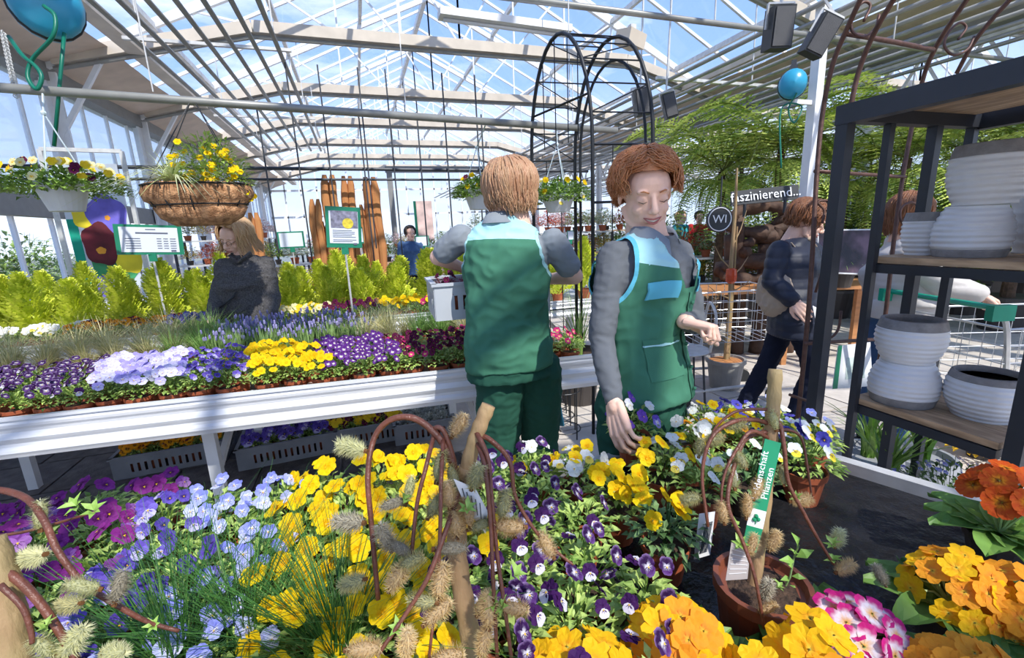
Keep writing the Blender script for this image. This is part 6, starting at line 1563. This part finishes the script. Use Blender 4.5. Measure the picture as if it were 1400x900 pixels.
# ---- root sculpture with the black lettered board
m_root = mat('dark_carved_root', (.085, .045, .028), .75, vary=.4, scale=10, bump=.8, bscale=25)
p = at(1044, 330, 4.7); t = thing('root_sculpture', 'dark carved root wood sculpture with round openings behind the bare tree', 'sculpture', (p.x, p.y, 0))
b = MB(); R3 = Vector((.9, -.35, 0)).normalized()
def rp(u, z, o=0.): return (R3.x * u + .35 * o, R3.y * u + .9 * o, z)
for k, (u, z, a, c_, r) in enumerate(((-.05, 1.45, .30, .14, .07), (.05, 1.15, .26, .12, .065), (-.12, .92, .30, .10, .07), (.26, 1.30, .14, .2, .05))):
    b.tube([rp(u + a * cos(q * pi / 10), z + c_ * sin(q * pi / 10), .06 * sin(q * 2 + k)) for q in range(21)], [r * (1 + .25 * sin(q * 1.3 + k)) for q in range(21)], 8)
for u0, u1, z0, z1 in ((-.2, -.3, 0, 1.5), (.2, .28, 0, 1.55), (0, .02, 0, 1.2), (.34, .40, .0, 1.2), (-.36, -.34, .5, 1.3)): b.tube(spline([rp(u0, z0), rp((u0 + u1) / 2 + .05, (z0 + z1) / 2, .05), rp(u1, z1)], 6), .07, 8)
vs, fs = b.v, b.f
link('carved_wood', b.mesh('carved_wood', m_root, True), t, loc=(0, 0, 0))
m_board = mat('black_board', (.03, .033, .038), .6)
q = [at(1000, 262, 4.3), at(1092, 252, 4.3), at(1092, 272, 4.3), at(1000, 281, 4.3)]; sg = thing('lettered_board', 'black board with white lettering above the root sculpture', 'sign', (q[0] + q[2]) / 2); prism([q[0], q[3], q[2], q[1]], .02, 'board', m_board, sg)
text_obj('lettering', 'faszinierend...', .125, (q[0] + q[1] + q[2] + q[3]) / 4 - CZv * -.012, q[1] - q[0], q[0] - q[3], m_label, sg)
bb = MB(); bb.beam(q[3].lerp(q[2], .2), q[3].lerp(q[2], .2) - V(0, 0, .12), .02); bb.beam(q[3].lerp(q[2], .8), q[3].lerp(q[2], .8) - V(0, 0, .12), .02); bb.build('bracket', m_board, sg)
cR = at(984, 300, 4.35); sg = thing('round_sign', 'round black sign with a white circle and letters left of the root sculpture', 'sign', cR)
fx = (CXv - V(0, 0, CXv.z)).normalized(); uz = V(0, 0, 1); nn = fx.cross(uz)
def disc(r, off, nm, m, k=28, th=.004): return prism([cR + fx * (r * cos(-2 * pi * i / k)) + uz * (r * sin(-2 * pi * i / k)) + nn * off for i in range(k)][::-1], th, nm, m, sg)
disc(.125, 0, 'disc', m_board, th=.02); b = MB(); b.tube([cR + fx * (.11 * cos(2 * pi * i / 28)) + uz * (.11 * sin(2 * pi * i / 28)) + nn * .003 for i in range(29)], .005, 5); b.build('white_ring', m_label, sg)
text_obj('lettering', 'WI', .11, cR + nn * .004, fx, uz, m_label, sg); MB().beam(cR + uz * .12, cR + uz * .4, .01).build('hanger', m_board, sg)
# ---- wooden tables, bench, trolleys
def plank_table(label, px, py, d, rz, L, W, H, m=m_wood):
    p = at(px, py, d); t = thing('wooden_table', label, 'table', (p.x, p.y, 0), rz)
    for i in range(4): link('plank', MB().box((0, (i - 1.5) * W / 4, H - .015), (L, W / 4 - .006, .03)).mesh('plank', m_owood), t, loc=(0, 0, 0))
    for x in (-1, 1):
        for y in (-1, 1): link('leg', MB().box((x * (L / 2 - .06), y * (W / 2 - .05), (H - .03) / 2), (.05, .05, H - .03)).mesh('leg', m_owood), t, loc=(0, 0, 0))
    return p
m_owood = mat('orange_brown_wood', (.50, .22, .08), .5, vary=.2, scale=6, stretch=(.3, 3, 3))
plank_table('orange brown plank table in front of the root sculpture', 985, 395, 4.6, -.32, 1.8, .6, .78)
plank_table('second plank table behind the quilted jacket woman', 1130, 385, 4.6, -.32, 1.2, .6, .78)
m_wire = mat('chrome_wire', (.68, .70, .72), .3, .7); m_gp = mat('trolley_green_plastic', (.0, .33, .20), .35)
def cart(label, loc, rz, s=1.):
    t = thing('shopping_trolley', label, 'trolley', loc, rz); b = MB()
    def P(u, v, z): # tapering basket, u length, v width
        return Vector((u * .42, v * (.26 - .03 * u), z))
    for z in (.52, .60, .68, .76, .84, .92): b.tube([P(-1, -1, z), P(1, -1, z), P(1, 1, z), P(-1, 1, z), P(-1, -1, z)], .003 if z < .92 else .006, 5)
    for k in range(13): u = -1 + k / 6; [b.tube([P(u, v, .52), P(u, v, .92)], .0022, 4) for v in (-1, 1)]; b.tube([P(u, -1, .52), P(u, 1, .52)], .0022, 4)
    for k in range(7): v = -1 + k / 3; [b.tube([P(u, v, .52), P(u, v, .92)], .0022, 4) for u in (-1, 1)]
    link('wire_basket', b.mesh('wire_basket', m_wire), t, loc=(0, 0, 0)); b = MB()
    for v in (-1, 1): b.tube(spline([P(-1.15, v, 1.02), P(-1, v, .9), P(-.85, v, .5), P(-.8, v, .16), P(.0, v, .14), P(1, v, .16)], 4), .012, 6)
    link('frame', b.mesh('frame', m_steel), t, loc=(0, 0, 0)); b = MB(); b.tube([P(-1.15, -1, 1.02), P(-1.15, 1, 1.02)], .014, 8); [b.box(P(-1.13, v, 1.0), (.10, .035, .07)) for v in (-1, 1)]
    link('handle', b.mesh('handle', m_gp), t, loc=(0, 0, 0))
    for u, v in ((-.8, -1), (-.8, 1), (1, -1), (1, 1)): link('wheel', MB().lathe([(.02, -.012), (.06, -.012), (.06, .012), (.02, .012)], 14).xf(Matrix.Translation(P(u, v, .06)) @ Matrix.Rotation(pi / 2, 4, 'X')).mesh('wheel', m_black), t, loc=(0, 0, 0))
    t.scale = (s,) * 3
p = at(975, 420, 3.7); cart('wire shopping trolley with green handle behind the employee fist', (p.x, p.y, 0), -.3)
p = at(1385, 440, 2.25); cart('wire trolley with green handle pushed by the woman behind the shelf', (p.x + .12, p.y + .0, 0), -.32)
# ---- bare tree in pot
p = Vector((2.95, 2.98, 0)); t = thing('potted_bare_tree', 'slim bare tree trunk in a grey pot on the paving right of the employees', 'tree', p)
link('pot', MB().lathe([(.12, 0), (.15, .24), (.165, .24), (.165, .27), (.145, .27), (.14, .25), (0, .25)], 20).mesh('pot', mat('grey_pot', (.30, .29, .27), .6, vary=.15)), t, loc=(0, 0, 0)); link('bark_mulch', MB().lathe([(.14, .25), (.05, .262), (0, .265)], 14).mesh('bark_mulch', m_bark), t, loc=(0, 0, 0))
b = MB(); b.tube([(0, 0, .25), (.01, 0, .7), (-.01, .0, 1.1), (.0, 0, 1.5), (-.01, 0, 1.86)], [.022, .019, .016, .013, .008], 8); b.tube([(.035, 0, .25), (.03, 0, 1.4)], .007, 6)
for z, dx, dz in ((1.05, -.16, .2), (.98, .20, .16), (.85, .26, .10), (.8, -.2, .12), (1.25, .15, .28), (.9, .1, -.05)): b.tube([(0, 0, z), (dx * .6, .02, z + dz * .45), (dx, .03, z + dz)], [.007, .005, .002], 5)
link('trunk', b.mesh('trunk', m_stake), t, loc=(0, 0, 0))
b = MB(); b.tube([(0, 0, .94), (0, -.01, 1.06)], .045, 10); link('red_band', MB().lathe([(.02, .93), (.042, .95), (.045, 1.0), (.04, 1.05), (.02, 1.06)], 14).mesh('red_band', mat('red_glass', (.6, .08, .03), .2)), t, loc=(0, 0, 0))
# ---- dark picture panel, paper, poster stand
q = [at(1118, 314, 4.0), at(1195, 313, 4.0), at(1189, 376, 4.0), at(1118, 373, 4.0)]; t = thing('picture_panel', 'large dark picture panel with silver frame behind the shelf post', 'picture', (q[3].x, q[3].y, .0))
prism([q[0], q[3], q[2], q[1]], .03, 'frame', m_steel, t); prism(subquad(q, .02, .03, .98, .97, .002), .001, 'picture', mat('dark_photo_print', (.035, .02, .02), .25, vary=.6, scale=5, col2=(.10, .06, .08)), t)
b = MB(); [b.beam(P, (P.x, P.y, 0), .025) for P in (q[3], q[2])]; b.build('stand_leg', m_steel, t)
q = [at(1146, 473, 2.5), at(1190, 468, 2.5), at(1193, 528, 2.5), at(1138, 532, 2.5)]; t = thing('poster_stand', 'white green poster sheet hanging on the brown iron arch', 'poster', (q[3] + q[2]) / 2); prism([q[0], q[3], q[2], q[1]], .004, 'sheet', m_label, t)
prism(subquad(q, .0, .0, .12, 1, .002), .001, 'green_edge', m_tag, t); prism(subquad(q, .3, .3, .8, .8, .002), .001, 'print', mat('pale_print', (.55, .66, .62), .6, vary=.3, scale=20), t)
t = thing('paper_sheet', 'folded white paper in the hand of the quilted jacket woman', 'paper', prism_later[0]); prism(prism_later, .002, 'sheet', m_label, t)
# ---- plants under and beside the shelf, right bottom
def at_floor(px, py, z): p = atZ(px, py, z); return p
bl_ = grass_mesh(46, .42, .55, (.12, .28, .04), (.38, .56, .14), .016, 31, .7, nseg=6)
GP = MB().lathe([(.12, 0), (.16, .04), (.165, .14), (.15, .2), (.13, .2), (.12, .17), (0, .17)], 20).mesh('planter', mat('grey_planter', (.33, .34, .36), .6, vary=.1))
for px, py, lb in ((1215, 640, 'rounded grey planter with broad green leaves under the shelf, left one'), (1262, 610, 'broad leaved green plant under the lower shelf board'), (1190, 605, 'broad leaved plant behind the shelf feet')):
    p = atZ(px, py, .25); t = thing('potted_lily', lb, 'plant', (p.x, p.y, 0)); link('planter', GP, t, loc=(0, 0, 0)); link('leaves', bl_, t, loc=(0, 0, .17), rot=(0, 0, px))
BF = foliage_mesh(500, .20, .22, .14, .035, .012, (.05, .12, .03), (.20, .32, .10), 71); p = atZ(1305, 655, .42); t = thing('blue_flowering_pot', 'brown pot with small blue flowers beside the bench rim under the shelf', 'flower', (p.x, p.y, 0)); link('pot', pot_mesh(.17, .24, mat('brown_pot', (.16, .10, .07), .6)), t, loc=(0, 0, 0)); link('foliage', BF, t, loc=(0, 0, .1)); R_ = random.Random(4)
for i in range(70): a = R_.uniform(0, 6.28); q_ = sqrt(R_.random()); link('flower', PM['lightblue'][0], t, loc=(cos(a) * .19 * q_, sin(a) * .19 * q_, .25 + .22 * sqrt(1 - q_ * q_ * .8) + R_.uniform(-.01, .03)), rot=face_rot(Vector((cos(a) * q_, sin(a) * q_ - .6, 1))), scale=.010)
p = atZ(1395, 505, .5); bush('yellow blooming bush at the right edge behind the shelf', 1396, 2.4, .35, foliage_mesh(500, .6, .6, .2, .12, .06, (.6, .35, .02), (.9, .6, .05), 81))
for px, py, d, lb in ((1150, 395, 4.3, 'spider plant on the table behind the shelf post'), (790, 395, 3.6, 'leafy iris in black pot right of the bob haired employee')):
    p = at(px, py, d); z = .78 if px > 1000 else .35; t = thing('potted_spider_plant', lb, 'plant', (p.x, p.y, z if px > 1000 else 0)); link('pot', pot_mesh(.10 if px > 1000 else .19, .14 if px > 1000 else .45, m_darkpot), t, loc=(0, 0, 0)); link('blades', grass_mesh(60, .36 if px > 1000 else .7, 1.1 if px > 1000 else .5, (.2, .4, .05), (.6, .75, .25), .006, 41, .8), t, loc=(0, 0, .12 if px > 1000 else .38))
# wire plant stands behind the long bench end
for i, px in enumerate((772, 785, 800)):
    p = atZ(px, 560, .2); t = thing('wire_plant_stand', ['thin black wire plant stand, leftmost of three under the bench end', 'middle thin black wire plant stand under the bench end', 'right thin black wire plant stand next to the sleeve'][i], 'plant stand', (p.x, p.y + .25 * i, 0)); b = MB(); r = .11
    for k in range(4): a = k * pi / 2 + .4; b.tube([(cos(a) * r, sin(a) * r, 0), (cos(a) * r, sin(a) * r, .62)], .005, 5)
    for z in (.06, .35, .62): b.tube([(cos(q * pi / 8) * r, sin(q * pi / 8) * r, z) for q in range(17)], .004, 5)
    link('wire_frame', b.mesh('wire_frame', m_black), t, loc=(0, 0, 0))
# garden chair right of the employee
p = atZ(935, 478, .44); t = thing('metal_garden_chair', 'grey metal garden chair between the employee and the bare tree', 'chair', (p.x, p.y, 0), -.4)
link('seat', MB().lathe([(.0, .43), (.19, .43), (.20, .44), (.19, .45), (0, .45)], 22).mesh('seat', m_steel), t, loc=(0, 0, 0))
for k in range(4): a = k * pi / 2 + .78; link('leg', MB().tube([(cos(a) * .16, sin(a) * .16, .44), (cos(a) * .20, sin(a) * .20, 0)], .009, 6).mesh('leg', m_darkpole), t, loc=(0, 0, 0))
link('backrest', MB().tube(spline([(.17, .10, .44), (.20, .12, .7), (.19, 0, .82), (.20, -.12, .7), (.17, -.10, .44)], 5), .011, 6).mesh('backrest', m_steel), t, loc=(0, 0, 0))
# ================================================================ FAR MIDDLE CLUTTER
m_far = [mat('far_red_leaf', (.35, .05, .04), .8, vary=.4), mat('far_stone_figures', (.42, .36, .28), .8, vary=.3)]
FARF = [foliage_mesh(260, .20, .30, .0, .06, .03, c0, c1, 100 + i) for i, (c0, c1) in enumerate((((.45, .03, .04), (.75, .25, .08)), ((.08, .18, .03), (.38, .50, .10)), ((.55, .30, .30), (.85, .70, .66)), ((.35, .25, .05), (.85, .65, .10)), ((.12, .22, .08), (.60, .62, .50))))]
def rack(label, x, y, w, rz, levels, seed):
    t = thing('display_rack', label, 'rack', (x, y, 0), rz); R_ = random.Random(seed)
    for z in levels: link('rack_board', MB().box((0, 0, z), (w, .5, .03)).mesh('rack_board', m_wood if seed % 2 else m_steel), t, loc=(0, 0, 0))
    for sx in (-1, 1):
        for sy in (-1, 1): link('rack_post', MB().box((sx * w / 2, sy * .24, levels[-1] / 2), (.04, .04, levels[-1])).mesh('rack_post', m_shelf), t, loc=(0, 0, 0))
    n = 0
    for z in levels:
        k = int(w / .26)
        for i in range(k):
            xx = -w / 2 + (i + .5) * w / k; M_ = Matrix.Translation((x, y, 0)) @ Matrix.Rotation(rz, 4, 'Z'); q = M_ @ Vector((xx, R_.uniform(-.08, .08), z + .015)); c = R_.randrange(5)
            o = thing('potted_plant', ['red leaved pot plant', 'green pot plant', 'pale pink pot plant', 'yellow pot plant', 'grey green pot plant'][c] + ' on the ' + label, 'plant', q, R_.uniform(0, 6), 'pot plants on the ' + label)
            link('pot', CPOT2 if c % 2 else CPOT, o, loc=(0, 0, 0)); link('foliage', FARF[c], o, loc=(0, 0, .10)); n += 1
for i, (px, d, w, lv, lb) in enumerate(((400, 8.2, 2.0, (.5, 1.0), 'rack behind the orange posts, left part'), (600, 8.6, 2.2, (.5, .95), 'rack behind the distant blue shopper'), (310, 9.5, 1.8, (.5, 1.0, 1.5), 'rack in the left aisle behind the blonde shopper'), (345, 10.5, 2.0, (.5, 1.1), 'low rack in the far left aisle'),
        (740, 8.4, 2.6, (.45, .9, 1.35), 'rack of figures between the employees'), (820, 9.6, 2.2, (.45, .9, 1.35), 'rack behind the iron arch'), (500, 12, 3.0, (.5, 1.1), 'far rack in the middle aisle'), (660, 12.5, 2.6, (.5, 1.1), 'far rack by the gate'), (950, 7.0, 1.8, (.5, .9), 'plant rack below the tree ferns'), (1090, 8.6, 2.2, (.5, 1.0), 'rack in the second bay'))):
    p = at(px, 330, d); rack(lb, p.x, p.y, w, -.05 * i, lv, i)
# little red/orange tree behind the cypresses
p = at(215, 395, 5.4); bush('pink flowering shrub behind the cypresses below the price sign', 225, 5.6, .55, FARF and foliage_mesh(700, .5, .6, .9, .06, .03, (.35, .10, .08), (.85, .55, .50), 120))
p = at(20, 350, 6.2)
for i, (px, d, s) in enumerate(((12, 7.8, 1.6), (-25, 6.6, 1.4), (60, 9.5, 1.3))): bush(['dark green shrub with red berries at the left edge', 'shrub partly cut by the left edge', 'shrub outside the glass wall left of the banner'][i], px, d, s, BUSH[i % 3])
# gate frame in the far middle
p = at(630, 300, 13); b = MB()
for dx in (-1.9, 1.9): b.box((p.x + dx, p.y, 1.6), (.14, .10, 3.2))
b.box((p.x, p.y, 3.2), (4.0, .12, .16)); struct(b.build('door_1', m_grey))
# second banner, far
q0, q1 = at(571, 281, 9.0), at(583, 283, 9.0); t = thing('far_banner', 'small far banner with green edge right of the orange posts', 'banner', (q0.x, q0.y, 0)); prism([V(q0.x - .08, q0.y, 2.1), V(q0.x - .08, q0.y, 1.3), V(q1.x + .12, q0.y, 1.3), V(q1.x + .12, q0.y, 2.1)], .01, 'cloth', mat('far_banner_print', (.75, .55, .5), .7, vary=.3, scale=4), t); MB().box((q0.x - .06, q0.y - .01, 1.7), (.05, .012, .8)).build('green_edge', m_green, t); MB().box((q0.x, q0.y + .02, 1.05), (.03, .03, 2.1)).build('pole', m_steel, t)

for px, py, lb in ((97, 421, 'white stick label beside the terracotta pot left on the rear bench'), (261, 414, 'white stick label left of the blonde shopper'), (208, 440, 'white stick label below the price sign')):
    p = atZ(px, py, TM + .12); p.x = max(p.x, -3.6); p.y = TY(p.x) + .14; o = MB().box((p.x, p.y, TM + .15), (.035, .003, .07), (.2, 0, 0)).box((p.x, p.y + .006, TM + .07), (.012, .002, .15)).build('plant_label', m_label); tag(o, lb, 'label')
